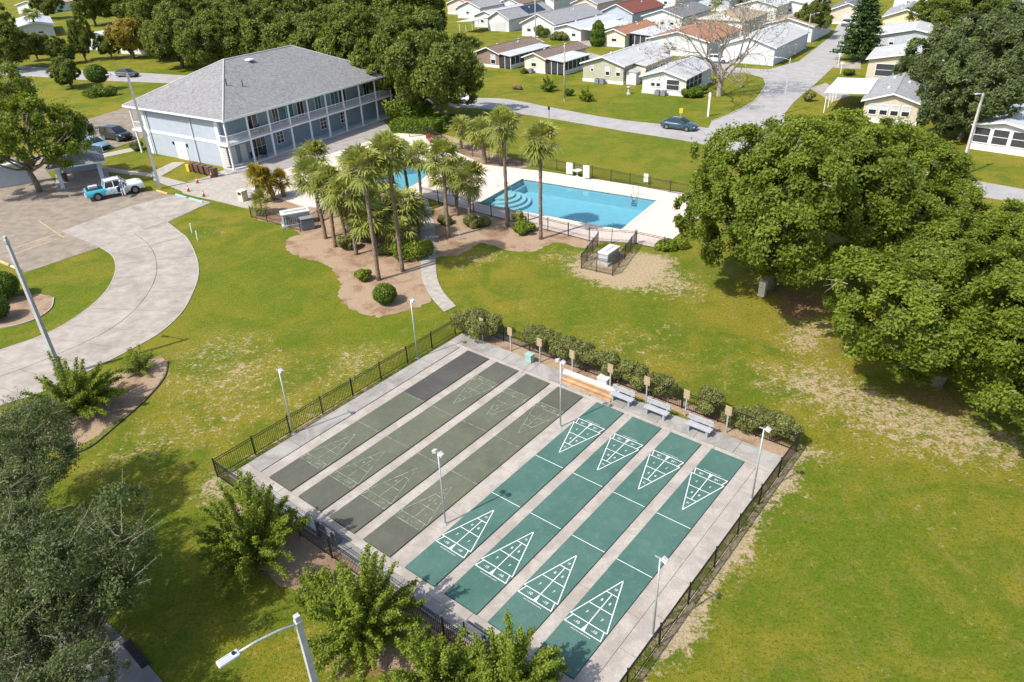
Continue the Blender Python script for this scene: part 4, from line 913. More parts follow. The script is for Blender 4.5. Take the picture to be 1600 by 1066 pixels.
# far oaks
FA=oak_proto(6.8,11,1.8,56000,.19,L_FAR,31,30); FB=oak_proto(6.2,10.5,1.2,54000,.19,L_FAR,32,28,irregular=.3); FC=oak_proto(6.6,10,1.0,54000,.18,L_LIVE,33,30,irregular=.3,low=.1)
for pr,at,lab,s,sz in ((FA,(690,192),'big dark oak standing right of the clubhouse gallery',1.05,1.1),(FB,(612,178),'tall oak with bare trunk just behind the clubhouse right end',.95,1.12),
    (FB,(560,150),'oak behind the clubhouse roof, left of the bare-trunked oak',1.1,1.15),(FA,(500,138),'oak behind the middle of the clubhouse roof',1.1,1.1),(FB,(430,128),'oak behind the clubhouse ridge',1.1,1.05),
    (FA,(350,120),'oak at the left end of the tree row behind the clubhouse',1.05,1.05),(FB,(285,106),'dense oak right of the yellowing tree beyond the road',1.05,1.1),(FA,(560,108),'far oak at the top edge behind the clubhouse row',1.1,1.1),
    (FB,(460,98),'far oak at the top edge above the clubhouse ridge',1.15,1.1),(FA,(380,88),'far oak at the top edge above the tree row',1.15,1.1),(FB,(300,80),'far oak at the top edge right of the yellowing tree',1.1,1.1),(FA,(650,110),'far oak at the top edge right of the tree row',1.0,1.0),
    (FC,(1500,218),'large grey-green live oak beside the right-hand house',.88,.9),(FC,(1600,185),'grey-green live oak at the right edge above the screened porch',.8,.85),(FC,(1455,160),'live oak behind the white carport house',.85,.9),(FC,(1520,130),'live oak in the upper right behind the light pole',1.15,1.0),
    (FA,(1500,75),'oak at the top right behind the houses',1.0,.9),(FC,(1590,95),'live oak at the upper right edge',1.0,.95),(FB,(1450,50),'bright oak at the top right beside the yellow house',.8,.7),
    (FB,(112,138),'dark bushy tree left of the topiary on the lawn',.5,.5),(FB,(20,110),'oak at the upper left edge beyond the road',.9,.9),(FA,(-20,75),'far oak at the top left corner',1.1,1.0),(FB,(75,30),'far tree between the roofs at the top left',.9,.8),(FA,(150,40),'far tree at the top edge left of the yellowing tree',.9,.9),(FB,(135,95),'slim dark tree beyond the road on the left',.45,.85),(FB,(232,85),'small tree beside the yellowing tree',.55,.7),
    (FA,(60,95),'low tree beyond the road at the left, right of the edge oak',.5,.55),(FB,(105,100),'bushy tree beyond the road in front of the long white house',.5,.5),(FA,(175,92),'small bushy tree left of the yellowing tree beyond the road',.42,.45),(FB,(255,96),'bushy tree right of the yellowing tree at the roadside',.6,.7),(FA,(320,108),'low oak at the roadside behind the lawn',.7,.7),(FA,(230,50),'far oak above the yellowing tree at the top edge',1.1,1.0),(FB,(190,35),'far oak left of the one above the yellowing tree',1.0,1.0),
    (FA,(255,60),'far oak of the top edge wood, first from its left end',1.25,1.25),(FB,(320,64),'far oak of the top edge wood, second from its left end',1.25,1.25),(FA,(385,62),'far oak of the top edge wood, third from its left end',1.25,1.25),(FB,(450,66),'far oak of the top edge wood, fourth from its left end',1.25,1.25),(FA,(520,68),'far oak of the top edge wood, fifth from its left end',1.25,1.25),(FB,(590,74),'far oak of the top edge wood, sixth from its left end',1.25,1.25),(FA,(650,78),'far oak of the top edge wood, seventh from its left end',1.25,1.25),(FB,(300,46),'far oak of the top edge wood, eighth from its left end',1.25,1.25),(FA,(430,48),'far oak of the top edge wood, ninth from its left end',1.25,1.25),(FB,(560,52),'far oak of the top edge wood, tenth from its left end',1.25,1.25),
    (FA,(1160,12),'far tree at the top edge above the bare tree',.5,.5),(FB,(1265,62),'olive street tree left of the side street',.55,.75)):
    put(pr,at,lab,group='oaks of the neighbourhood',s=s,sz=sz)
YT=oak_proto(4.2,9,.8,16000,.2,L_YEL,35,22); put(YT,(208,92),'yellowing tree beyond the road on the left')
# left tree with open crown in the parking lot
LT=oak_proto(6.8,9.6,3.0,36000,.15,L_OAK,41,30,irregular=.35,trunk_r=.3,open_=.75); put(LT,(62,300),'open-crowned tree over the pavilion in the parking lot',rz=2.2)
put(LT,(18,215),'open-crowned tree behind the pavilion at the left edge',rz=4.2,s=.95)
# dark tree nearest the camera at the lower left
def near_tree():
    rs=np.random.default_rng(51); e=empty('live_oak',(0,0,0)); lobes=[]
    for i in range(46):
        d=unit(1,rs)[0]; q=.35+.65*rs.random(); lobes.append((d[0]*3.6*q,d[1]*3.6*q,4.6+d[2]*2.4*q,.75+.55*rs.random()))
    t=MB(); limb(t,(0,0,-.2),(0.1,.1,2.4),.3,.22,rs,4,.05,9)
    for i in range(30):
        b=lobes[i]; limb(t,(0,0,1.9+rs.random()),b[:3],.09,.015,rs,6,.2,6)
    t.build('trunk',BARK,e,True)
    K=clusters(lobes,.34,2.4,rs,.8); C,N_,S,T=cluster_leaves(K,72,.068,rs,.6,.9); tw=MB(); X=[C];XN=[N_];XS=[S];XT=[T]
    for i in range(330):     # long feathery shoots
        b=lobes[rs.integers(len(lobes))]; d=unit(1,rs)[0]; d[2]=abs(d[2])*.6+.15; d/=np.linalg.norm(d); a=np.array(b[:3])+d*b[3]*.6; l=.7+.8*rs.random(); sd=rs.normal(size=3)*.16
        tw.tube([a,a+d*l*.5+sd*.4,a+d*l+sd],[.016,.011,.005],4,False); k=44; q=rs.random(k)[:,None]
        p=a+d*l*q+sd*q**2+rs.normal(size=(k,3))*.055; X.append(p); XN.append(rs.normal(size=(k,3))+d*.3); XS.append(.045*(.7+.6*rs.random(k))); XT.append(.45+.5*rs.random(k))
    for i in range(16):      # bare grey twigs
        b=lobes[rs.integers(len(lobes))]; d=unit(1,rs)[0]; d[2]=abs(d[2])*.5; a=np.array(b[:3])+d*b[3]*.7; tw.tube([a,a+d*.5+rs.normal(size=3)*.1,a+d*1.0+rs.normal(size=3)*.25],[.024,.016,.006],4,False)
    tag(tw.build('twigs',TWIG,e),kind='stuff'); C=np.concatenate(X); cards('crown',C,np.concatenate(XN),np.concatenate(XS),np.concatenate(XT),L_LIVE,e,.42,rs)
    return e
NT=near_tree()
def under(px,py,z): g=G(px,py,z); return Vector((g.x,g.y,0))
put(NT,under(98,880,4.6),'large dark grey-green live oak at the lower left whose crown reaches over the lawn',group='live oaks at the lower left',rz=.3,s=.98)
put(NT,under(10,715,4.3),'dark grey-green live oak at the left edge above the lower ones',group='live oaks at the lower left',rz=2.0,s=.92)
put(NT,under(-40,850,4.2),'dark grey-green live oak cut by the left edge of the picture',group='live oaks at the lower left',rz=4.0,s=.9)
put(NT,under(55,1025,4.0),'dark grey-green live oak in the very bottom left corner',group='live oaks at the lower left',rz=5.2,s=.8)
# bare tree by the side street
def bare_tree():
    rs=np.random.default_rng(61); e=empty('bare_tree',G(1123,150),0,'nearly leafless tree with grey branches on the corner lot','tree')
    t=MB(); tips=[]
    def grow(p,d,l,r,dep):
        q=p+d*l+Vector(rs.normal(size=3))*l*.08
        t.tube([p,(p+q)/2+Vector(rs.normal(size=3))*l*.06,q],[r,r*.82,r*.64],6 if dep<3 else 4,False)
        if dep>=6: tips.append(q); return
        for i in range(3 if (dep<2 or rs.random()<.3) else 2):
            a=rs.random()*6.28; w=.38+.3*rs.random(); s=d.orthogonal().normalized(); s.rotate(Matrix.Rotation(a,3,d)); nd=(d*math.cos(w)+s*math.sin(w)); nd.z+=.03; nd.normalize()
            grow(q,nd,l*(.7+.14*rs.random()),r*.62,dep+1)
    t.tube([(0,0,-.2),(.05,0,1.2),(.1,0,2.4)],[.5,.4,.36],9,False)
    for k in range(6):
        a=k*1.05+rs.random()*.5; el=.5+.45*rs.random(); grow(Vector((.1,0,1.9+.5*rs.random())),Vector((math.cos(a)*math.cos(el),math.sin(a)*math.cos(el),math.sin(el))),4.0,.2,1)
    t.tube([(.1,0,2.3),(0,0,4.0)],[.34,.2],8,False); grow(Vector((0,0,4.0)),Vector((0,0,1)),2.8,.19,1)
    t.build('trunk',mat('grey_bark',(.30,.26,.22),.95,.2,5),e,True)
    Tp=np.array([p[:] for p in tips]); Tp=Tp[rs.choice(len(Tp),min(len(Tp),1100),replace=False)]; C=np.repeat(Tp,4,0)+rs.normal(size=(len(Tp)*4,3))*.3; n=len(C)
    cards('crown',C,rs.normal(size=(n,3)),.12+.08*rs.random(n),rs.random(n),L_DEAD,e,.4,rs)
bare_tree()
# ---- palms ----
def palm_crown(rs,nf,rad,m,droop=.5,name='crown',parent=None,nl=18):
    V=[];T=[]
    for f in range(nf):
        az=rs.random()*6.283; el=-.75+2.15*(f/nf)**.85+rs.normal()*.1; el=max(-.9,min(1.4,el)); L_=rad*(.42+.12*rs.random())
        d=np.array([math.cos(az)*math.cos(el),math.sin(az)*math.cos(el),math.sin(el)]); side=np.array([-math.sin(az),math.cos(az),0]); upv=np.cross(d,side)*-1 if np.cross(d,side)[2]<0 else np.cross(d,side)
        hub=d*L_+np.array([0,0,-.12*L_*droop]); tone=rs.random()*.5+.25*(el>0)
        w=.02; V+=[side*w,hub+side*w*.6,hub-side*w*.6,-side*w]; T.append(tone)
        fr=rad*(.5+.12*rs.random())
        for k in range(nl):
            a=(k/(nl-1)-.5)*3.9; dd=d*math.cos(a)+side*math.sin(a)+upv*(.18*rs.normal()+.1)
            dd/=np.linalg.norm(dd); ll=fr*(1-.25*abs(a)/1.9)*(.85+.3*rs.random()); pw=np.cross(dd,upv); pw/=np.linalg.norm(pw); lw=fr*.062
            mid=hub+dd*ll*.55; tip=hub+dd*ll+np.array([0,0,-ll*(.28+.3*rs.random())*droop*1.3])
            V+=[hub,mid+pw*lw,tip,mid-pw*lw]; T.append(tone+.2*rs.random())
    return face_mesh(name,np.array(V),len(T),np.array(T),m,parent)
def palm_proto(h,rad,seed,m=None,lean=.35,tr=.15,nf=36,skirt=True):
    rs=np.random.default_rng(seed); e=empty('sabal_palm',(0,0,0)); t=MB(); pts=[];rr=[]
    n=16; lx,ly=rs.normal(size=2)*lean
    for i in range(n+1):
        q=i/n; pts.append((lx*q*q,ly*q*q,-.1+h*q)); rr.append(tr*(1.28 if i==0 else 1.0-.12*q)+(.03 if i%2 else 0)*(1 if q<.8 else 2))
    t.tube(pts,rr,10); t.build('trunk',PBARK,e,True)
    c=palm_crown(rs,nf,rad,m or L_PALM,parent=e); c.location=(lx,ly,h)
    if skirt:
        c2=palm_crown(rs,9,rad*.75,L_DEAD,1.2,'dead_frond_skirt',e,10); c2.location=(lx,ly,h-.15); c2.rotation_euler=(0,0,1)
        c2.scale=(.7,.7,-.8)
    return e
PT=palm_proto(8.6,2.1,71); PM=palm_proto(6.0,2.15,72); PS=palm_proto(3.4,2.1,73,tr=.24,skirt=False); PL=palm_proto(1.6,2.0,74,tr=.2,skirt=False,nf=34); PG=palm_proto(2.6,1.8,75,L_PALMY,tr=.3)
def zh(at,top):   # height of a thing whose base and top are at these pixels
    g=G(*at); best=min((abs((lambda d:(H_/2-F_PX*d.dot(UP)/d.dot(FWD)))(Vector((g.x,g.y,z-CAM_H)))-top),z) for z in [k*.1 for k in range(5,200)]); return best[1]
pg='sabal palms around the pool'
def palm(pr,h0,at,top,lab,s=1.0,rz=None):
    h=zh(at,top); o=put(pr,at,lab,'palm',pg,s,rz); k=h/h0; o.scale=(s,s,1)
    # stretch only the trunk, keep the crown round
    for ch in o.children:
        n=ch.name.split('.')[0]
        if n=='trunk': ch.scale=(1,1,k)
        else: ch.location.z=h-(0.15 if 'dead' in n else 0)
    return o
palm(PT,8.6,(845,374),222,'tall slender palm in front of the pool, right one of the pair')
palm(PT,8.6,(793,354),196,'tall slender palm in front of the pool, left one of the pair')
palm(PT,8.6,(701,372),246,'palm right of the path leaning over the smaller pool')
palm(PM,6.0,(734,345),278,'short-trunked palm at the left end of the pool fence',.95)
palm(PM,6.0,(715,337),272,'palm behind the path next to the short-trunked one',.9)
palm(PM,6.0,(697,340),278,'palm with drooping crown closest to the right of the path',.95)
palm(PT,8.6,(629,424),240,'tall palm in the mulch bed with its crown against the pool',1.0)
palm(PT,8.6,(592,438),262,'tall palm nearest the round clipped shrub',1.1)
palm(PM,6.0,(524,386),288,'palm with a thin trunk right of its twin at the equipment enclosure',1.0)
palm(PM,6.0,(509,373),275,'palm beside the equipment enclosure, left of its twin',1.05)
palm(PM,6.0,(660,330),248,'palm between the path and the smaller pool',.9)
palm(PM,6.0,(640,318),246,'palm standing against the smaller pool',.95)
palm(PM,6.0,(622,330),250,'palm left of the one against the smaller pool',.9)
palm(PM,6.0,(557,398),296,'palm half hidden in the dense clump left of the tall palms',1.0)
palm(PM,6.0,(500,345),248,'palm at the rear left of the clump by the clubhouse',1.0)
palm(PM,6.0,(575,345),258,'palm at the back of the dense clump',1.05)
palm(PM,6.0,(590,400),345,'palm with lower crown in the middle of the mulch bed',1.1)
palm(PM,6.0,(640,376),318,'low-crowned palm at the left edge of the path',1.05)
palm(PM,6.0,(605,372),312,'low-crowned palm in the heart of the dense clump',1.15)
palm(PS,3.4,(720,233),200,'stout palm on the far side of the deck, leftmost of three',1.0)
palm(PS,3.4,(758,256),206,'stout palm on the far side of the deck, middle of three',1.0)
palm(PS,3.4,(783,258),222,'small palm on the far side of the deck, rightmost of three',.85)
palm(PL,1.6,(560,372),335,'low fan palm under the tall palms',.8)
palm(PL,1.6,(625,398),365,'low fan palm beside the spreading shrub near the path',.85)
palm(PL,1.6,(545,350),318,'low fan palm right of the equipment enclosure',.9)
palm(PM,6.0,(600,350),285,'palm in the back row of the clump before the smaller pool',1.1)
palm(PM,6.0,(540,372),300,'palm between the thin-trunked twin and the dense clump',1.0)
palm(PL,1.6,(655,365),338,'low fan palm close to the left edge of the path',.75)
palm(PG,2.6,(405,318),277,'yellow-green palm at the left end of the equipment enclosure',.85)
palm(PG,2.6,(428,312),282,'yellow palm with orange fruit stalks by the equipment enclosure',.85)
palm(PG,2.6,(444,308),285,'yellow-green palm right of the orange one',.75)
palm(PL,1.6,(410,335),318,'low palm at the corner of the equipment enclosure',.6)
palm(PM,6.0,(62,58),22,'far palm in front of the long white house at the top left',1.5)
palm(PL,1.6,(1400,118),100,'small palm at the corner of the metal carport',.8)
palm(PM,6.0,(1116,26),2,'far palm at the top edge behind the bare tree',1.1)
# ---- bushes ----
def bush(label,at,blobs,n,size,lm,cat='shrub',group=None,name='shrub',seed=0,stems=5,rz=0,inner=.7):
    rs=np.random.default_rng(abs(hash(label))%9999 if False else (seed or int(sum(map(ord,label)))))
    g=at if isinstance(at,Vector) else G(*at); e=empty(name,g,rz,label,cat,group)
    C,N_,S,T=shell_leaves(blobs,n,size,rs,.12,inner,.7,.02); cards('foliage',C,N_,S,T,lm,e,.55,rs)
    t=MB()
    for i in range(stems):
        b=blobs[i%len(blobs)]; limb(t,(b[0]*.3,b[1]*.3,-.05),(b[0],b[1],b[2]),.05,.015,rs,3,.1,5)
    t.build('stem',BARK,e,True); return e
def lumps(rx,ry,h,n,r,seed):
    rs=np.random.default_rng(seed); out=[]
    for i in range(n):
        a=rs.random()*6.28; q=rs.random()**.5; out.append((rx*q*math.cos(a),ry*q*math.sin(a),h*(.35+.5*rs.random()*(1-.4*q)),r*(.75+.5*rs.random())))
    return out
bush('large rounded hedge bush at the far left corner of the courts',CF(-.9,17.9),lumps(1.75,1.0,2.1,30,.5,1),16000,.06,L_BUSH,rz=CYAW,group='hedge bushes along the far court fence',name='hedge_bush')
for u,rx,h,sd,lab in ((4.3,1.5,1.6,2,'dense hedge bush behind the first scoreboards'),(6.9,1.4,1.7,3,'hedge bush behind the lumber stack'),(9.9,1.3,1.6,4,'yellow-green hedge bush left of the first bench'),(12.2,1.3,1.5,5,'greyish hedge bush behind the first two benches'),(16.0,.5,1.6,6,'small upright hedge bush behind the third bench'),(18.0,.8,.9,7,'sparse low bush right of the third bench'),(19.9,1.3,1.5,8,'rounded flowering hedge bush at the far right corner of the courts')):
    bush(lab,CF(u,18.75),lumps(rx*1.08,.6,h*1.25,int(10+rx*13),.38,sd),int(4000+rx*6500),.055,L_BUSH,rz=CYAW,group='hedge bushes along the far court fence',name='hedge_bush')
def ball(r,sq=1.0): return [(0,0,r*sq,r)]+[(r*.2*math.cos(k),r*.2*math.sin(k),r*sq*(.9+.1*math.sin(2*k)),r*.85) for k in range(6)]
bush('round clipped green shrub at the tip of the palm bed',(603,474),ball(.85),5200,.07,L_TOPI,inner=.9)
bush('large round topiary shrub at the left edge on the grass island',(8,468),ball(1.25),7000,.08,L_TOPI,inner=.9)
bush('smaller topiary shrub below the round one at the left edge',(-4,500),ball(1.05),5000,.08,L_TOPI,inner=.9)
bush('round topiary tree on the lawn behind the parking lot',(157,142),[(0,0,3.0,1.7),(.3,.2,2.8,1.6)],3500,.16,L_TOPI,inner=.9)
bush('wide clipped hedge under the topiary tree',(155,150),lumps(2.6,1.4,1.2,9,.8,9),3500,.14,L_TOPI,inner=.9)
def boxhedge(label,at,lx,ly,h,ang,n=5000,lm=None):
    rs=np.random.default_rng(int(lx*100+h*10)); C=rs.random((n,3))*np.array([lx,ly,h]); f=rs.integers(0,5,n); 
    for k,(axn,val) in enumerate(((0,0),(0,lx),(1,0),(1,ly),(2,h))): C[f==k,axn]=val+rs.normal(size=(f==k).sum())*.06
    Nn=np.zeros((n,3)); Nn[f==0,0]=-1;Nn[f==1,0]=1;Nn[f==2,1]=-1;Nn[f==3,1]=1;Nn[f==4,2]=1
    e=empty('clipped_hedge',G(*at),R(ang),label,'hedge','clipped hedges by the clubhouse'); cards('foliage',C,Nn+rs.normal(size=(n,3))*.6,.12+.08*rs.random(n),.2+.6*rs.random(n),lm or L_TOPI,e,.6,rs)
    MB().box(.15,lx-.15,.15,ly-.15,0,h-.15).build('core',mat('hedge_core',(.02,.03,.008),.9,.3,4),e); return e
L_LIME=leafmat('lime_leaves',(.05,.10,.006),(.16,.23,.015),.25)
boxhedge('low clipped green hedge at the right end of the clubhouse',(612,208),6.5,2.4,1.5,-20,7000,L_LIME)
bush('large bright clipped shrub behind the low hedge at the clubhouse corner',(644,192),lumps(2.9,1.6,3.2,12,1.25,19),6500,.16,L_LIME,inner=.9)
boxhedge('dark clipped hedge right of the bright one',(665,198),4,2,1.3,-20,3500)
bush('pointed clipped evergreen in front of the second row of houses',(934,72),[(0,0,1.2,1.6),(0,0,2.6,1.5),(0,0,3.8,1.15),(0,0,4.6,.6)],5000,.2,L_TOPI,inner=.92)
for at,rx,h,lm,lab in (((848,58),2.0,2.6,L_FAR,'rounded bush by the white garage driveway'),((876,63),1.8,1.6,L_BUSH,'flowering bush row left of the carport house'),((990,70),1.5,2.2,L_TOPI,'bush left of the rust-roofed house'),((820,115),.6,.8,L_TOPI,'small round bush at the corner of the cream house'),((889,150),.6,1.2,L_TOPI,'small upright shrub right of the utility pole'),((1082,152),1.3,1.2,L_TOPI,'dark shrub at the corner of the small white house'),((1095,146),1.4,1.2,L_FAR,'dark shrub between the small white house and the bare tree'),((1225,85),1.3,2.3,L_FAR,'dark bush at the corner by the side street'),((1262,158),.7,1.6,L_BUSH,'small bare-looking shrub on the verge right of the side street'),((1325,118),.9,1.1,L_FAR,'dark shrub by the mailbox of the metal carport house'),((1180,95),1.2,1.1,L_FAR,'low shrub in front of the half hidden white house'),((808,140),.6,.7,L_DEAD,'dry little shrub on the lawn near the brown house'),((820,365),.9,1.1,L_MYR,'leafy shrub at the foot of the pool fence between the two tall palms'),((812,352),.5,1.5,L_PALM,'upright shrub left of the pair of tall palms'),((745,352),1.0,.9,L_BUSH,'greyish shrub at the foot of the short-trunked palm'),((640,402),1.5,1.5,L_MYR,'spreading shrub beside the path under the palms'),((610,395),1.0,1.2,L_BUSH,'shrub under the tall palm in the mulch bed'),((572,438),.55,1.0,L_MYR,'small yellowish shrub near the tall palm trunk'),((545,392),.9,1.3,L_BUSH,'greyish shrub at the left of the dense palm clump'),((585,378),1.2,1.6,L_MYR,'tall shrub filling the dense palm clump'),((700,350),.8,.7,L_BUSH,'low shrub right of the path by the palms'),((1050,392),1.2,.6,L_MYR,'low plants at the corner of the pool fence beneath the oak'),((215,235),.9,1.0,L_BUSH,'reddish shrub at the clubhouse rear corner')):
    bush(lab,at,lumps(rx,rx*.8,h,int(6+rx*4),max(.3,rx*.42),int(at[0])),int(1600+rx*2200),.1 if at[1]>300 else .15,lm)
# ---- crepe myrtles: many arching stems with sprays of leaves ----
def myrtle(label,at,R0,h,nst,seed,lm=None,leaf=.06,per=560):
    rs=np.random.default_rng(seed); g=G(*at) if isinstance(at,tuple) else at; e=empty('crepe_myrtle',g,0,label,'shrub','crepe myrtles outside the court fence'); t=MB(); C=[];Nn=[];T=[]
    for i in range(nst):
        az=rs.random()*6.283; q=rs.random()**.62; tall=(.55+.7*rs.random()**1.5); tip=np.array([math.cos(az)*R0*q,math.sin(az)*R0*q,h*(1.0-.72*q**1.7)*tall])
        base=np.array([math.cos(az)*.25*q,math.sin(az)*.25*q,0]); ctl=base*.5+tip*.5+np.array([-math.cos(az),-math.sin(az),0])*R0*q*.08+np.array([0,0,.2*h*q])
        bz=lambda x:((1-x)**2)[:,None]*base+(2*x*(1-x))[:,None]*ctl+(x*x)[:,None]*tip
        t.tube([tuple(p) for p in bz(np.linspace(0,1,5))],[.026,.022,.017,.011,.005],4,False); tone=.02+.3*rs.random()
        k=per; x=.16+.84*rs.random(k)**.85; p=bz(x); wd=(.03+.11*(1-x)**.9+.04*np.sin(x*34)**2)[:,None]; off=rs.normal(size=(k,3))*wd
        C.append(p+off); Nn.append(off*2+rs.normal(size=(k,3))*.4+np.array([0,0,.45])); T.append(tone+.25*rs.random(k)+.42*x**2)
    t.build('stem',TWIG,e); C=np.concatenate(C); ok=C[:,2]>.03; C=C[ok]; Nn=np.concatenate(Nn)[ok]; T=np.concatenate(T)[ok]
    cards('foliage',C,Nn,leaf*(.7+.6*rs.random(len(C))),T,lm or L_MYR,e,.5,rs); return e
myrtle('largest bushy crepe myrtle at the lower left corner of the courts',(405,880),2.7,4.6,92,81)
myrtle('bushy crepe myrtle in the middle outside the near fence',(572,1000),2.7,4.4,90,82)
myrtle('low crepe myrtle at the bottom edge of the picture',(690,1085),2.4,3.2,66,83)
myrtle('crepe myrtle at the bottom edge near the teal courts',(800,1100),2.2,3.9,60,84)
myrtle('leggy crepe myrtle at the foot of the left street lamp',(125,645),3.0,3.7,96,85)
myrtle('small sparse crepe myrtle beside the larger one in the left bed',(218,582),1.4,1.8,26,86,per=130)
myrtle('small crepe myrtle between the two large ones by the near fence',(500,935),1.3,1.7,26,87,per=180)
for at,R0,h,lab in (((857,143),1.5,2.7,'leafy shrub in front of the cream house porch'),((916,158),1.4,2.2,'open shrub on the lawn in front of the sage house')):
    o=myrtle(lab,at,R0,h,26,int(at[0]),leaf=.12,per=110); o['group']='garden shrubs'
# ---- conifer by the side street ----
def conifer():
    rs=np.random.default_rng(91); e=empty('conifer_tree',G(1340,95),0,'tall dark tiered conifer beside the side street','tree'); H=14.5; t=MB(); t.tube([(0,0,-.1),(0,0,H*.5),(0,0,H)],[.28,.17,.03],8)
    C=[];T=[]
    for k in range(22):
        z=1.0+ (H-1.2)*k/22; rr=3.5*(1-k/23)+.35; nb=9
        for j in range(nb):
            a=6.283*j/nb+rs.random()*.5; d=np.array([math.cos(a),math.sin(a),.12]); l=rr*(.8+.35*rs.random()); t.tube([(0,0,z),d*l+np.array([0,0,z])],[.05,.015],4,False)
            m_=int(60*l/3)+14; s=rs.random(m_)**.7; C.append(d*(s*l)[:,None]+np.array([0,0,z])+rs.normal(size=(m_,3))*np.array([.28,.28,.1])); T.append(rs.random(m_)*.7+.2*s)
    t.build('trunk',BARK,e,True); C=np.concatenate(C); cards('crown',C,rs.normal(size=C.shape)*.6+np.array([0,0,1]),.24+.1*rs.random(len(C)),np.concatenate(T),L_PINE,e,.45,rs)
conifer()
# ================= street furniture, vehicles, people =================
CPOLE=mat('concrete_pole',(.43,.43,.435),.75,.1,3,stain=.3); GALV=mat('galvanised',(.52,.53,.54),.45,.1,4,metal=.5); WOODP=mat('wood_pole',(.38,.30,.22),.9,.2,6); LENS=mat('lamp_lens',(.7,.7,.68),.3,.05,2)
LAMPH=mat('lamp_head_grey',(.46,.47,.485),.5,.06,3)
def street_lamp(label,at,h,ang,arm=1.9,m=None,w=.14,at3=None):
    g=at3 or G(*at); e=empty('street_lamp',g,R(ang),label,'street lamp','tall street lamps'); m=m or CPOLE
    MB().add([(-w,-w,0),(w,-w,0),(w,w,0),(-w,w,0),(-w*.6,-w*.6,h),(w*.6,-w*.6,h),(w*.6,w*.6,h),(-w*.6,w*.6,h)],[(4,5,6,7),(0,1,5,4),(1,2,6,5),(2,3,7,6),(3,0,4,7)]).build('pole',m,e)
    a=MB(); P=[(0,0,h-.35),(.35*arm,0,h-.12),(.7*arm,0,h-.0),(arm,0,h+.03)]; a.tube(P,[.045,.042,.038,.035],8); a.build('arm',GALV,e,True)
    MB().bbox(-.0,0,h-.35,.2,w*1.6,.3,.02).build('bracket',GALV,e)
    hd=MB().bbox(arm+.28,0,h+.03,.62,.26,.12,.045).build('lamp_head',LAMPH,e); MB().box(arm+.1,arm+.52,-.09,.09,h-.045,h-.032).build('lens',LENS,hd); MB().tube([(arm+.12,0,h+.09),(arm+.12,0,h+.15)],.05,8).build('photocell',BLACK,hd)
    f=MB()
    for k in range(3): f.box(arm+.24,arm+.56,-.085+k*.07,-.065+k*.07,h+.088,h+.105)
    f.build('cooling_fin',GREYT,hd)
    return e
street_lamp('tall concrete street lamp leaning over the drive at the left',(97,588),9.9,165,1.6)
street_lamp('tall street lamp in front of the clubhouse end wall',(250,295),12.4,205,1.4,w=.16)
street_lamp('wooden-coloured light pole on the lawn at the far right',(1500,275),8.4,200,.5,m=mat('aged_pole',(.5,.44,.4),.85,.12,4))
street_lamp('white street lamp at the mouth of the side street',(1222,178),7.4,165,1.6,w=.09)
street_lamp('white street lamp further up the side street',(1258,78),6.6,15,1.4,w=.09)
street_lamp('white light pole among the oaks behind the right-hand houses',(1488,118),7.5,180,.4,w=.09)
nl=G(463,962,8.3)
street_lamp('street lamp with flat grey head close to the camera at the bottom',None,8.3,222,1.75,at3=Vector((nl.x,nl.y,0)),w=.13)
def pole(label,at,h,m,cross=False,r=.12):
    e=empty('utility_pole',G(*at),0,label,'pole'); MB().tube([(0,0,-.1),(0,0,h*.5),(0,0,h)],[r,r*.85,r*.7],10).build('shaft',m,e,True); MB().bbox(0,-.1,h*.92,.16,.12,.25,.02).build('fitting',GALV,e); MB().tube([(0,0,0),(0,0,.4)],r*1.3,10).build('base_collar',GALV,e)
pole('thin brown utility pole in front of the sage house',(882,158),8.2,WOODP)
pole('thin white utility pole by the white garage',(837,64),10,CPOLE)
# court lights
def court_light(label,u,v,h=4.35,two=True,ang=0):
    e=empty('court_light',CF(u,v,.05),CYAW,label,'court light','thin court light posts'); MB().tube([(0,0,0),(0,0,h)],[.045,.036],8).build('post',GALV,e,True); MB().bbox(0,0,.03,.22,.22,.03,.01).build('base_plate',GALV,e)
    MB().box(-.22,.22,-.02,.02,h-.02,h+.03).build('crossbar',GALV,e)
    for s in ((-1,1) if two else (1,)):
        M=Matrix.Translation((s*.2,0,h+.07))@Matrix.Rotation(R(s*24),4,'Y'); hd=MB().bbox(0,0,0,.25,.2,.11,.025,M).build('flood_head',mat('flood_paint',(.45,.44,.42),.5,.06,4),e); MB().box(-.12,.12,-.1,.1,-.085,-.066,M).build('lens',LENS,hd)
court_light('twin-headed court light standing between grey and teal courts at the near end',9.86,3.11)
court_light('twin-headed court light standing between grey and teal courts at the far end',9.86,12.7)
court_light('court light by the left fence nearer the viewer',-2.1,3.11,two=False)
court_light('court light by the left fence near the hedge',-2.15,13.19,two=False)
court_light('court light by the right fence near the benches',20.9,13.43,two=False)
court_light('court light by the right fence at the near end',20.9,3.58,two=False)
# scoreboards
PLY=mat('scoreboard_plywood',(.36,.27,.165),.8,.18,3,stain=.3)
ordn=['first','second','third','fourth','fifth','sixth','seventh','eighth']
for i,(u,v) in enumerate(((-.1,17.5),(2.3,17.6),(4.75,17.6),(7.3,17.6),(10.1,17.6),(12.55,17.7),(15.05,17.8),(17.6,17.7))):
    e=empty('scoreboard',CF(u,v),CYAW+rnd.uniform(-.05,.05),'tan plywood scoreboard on a post behind the courts, %s from the left'%ordn[i],'scoreboard','scoreboards behind the courts')
    MB().box(-.035,.035,-.035,.035,0,1.75).build('post',GALV,e); MB().bbox(0,-.05,1.55,.38,.03,.6,.008).build('board',PLY,e); MB().box(-.22,.22,-.075,-.065,1.5,1.53).build('score_rail',WOODP,e)
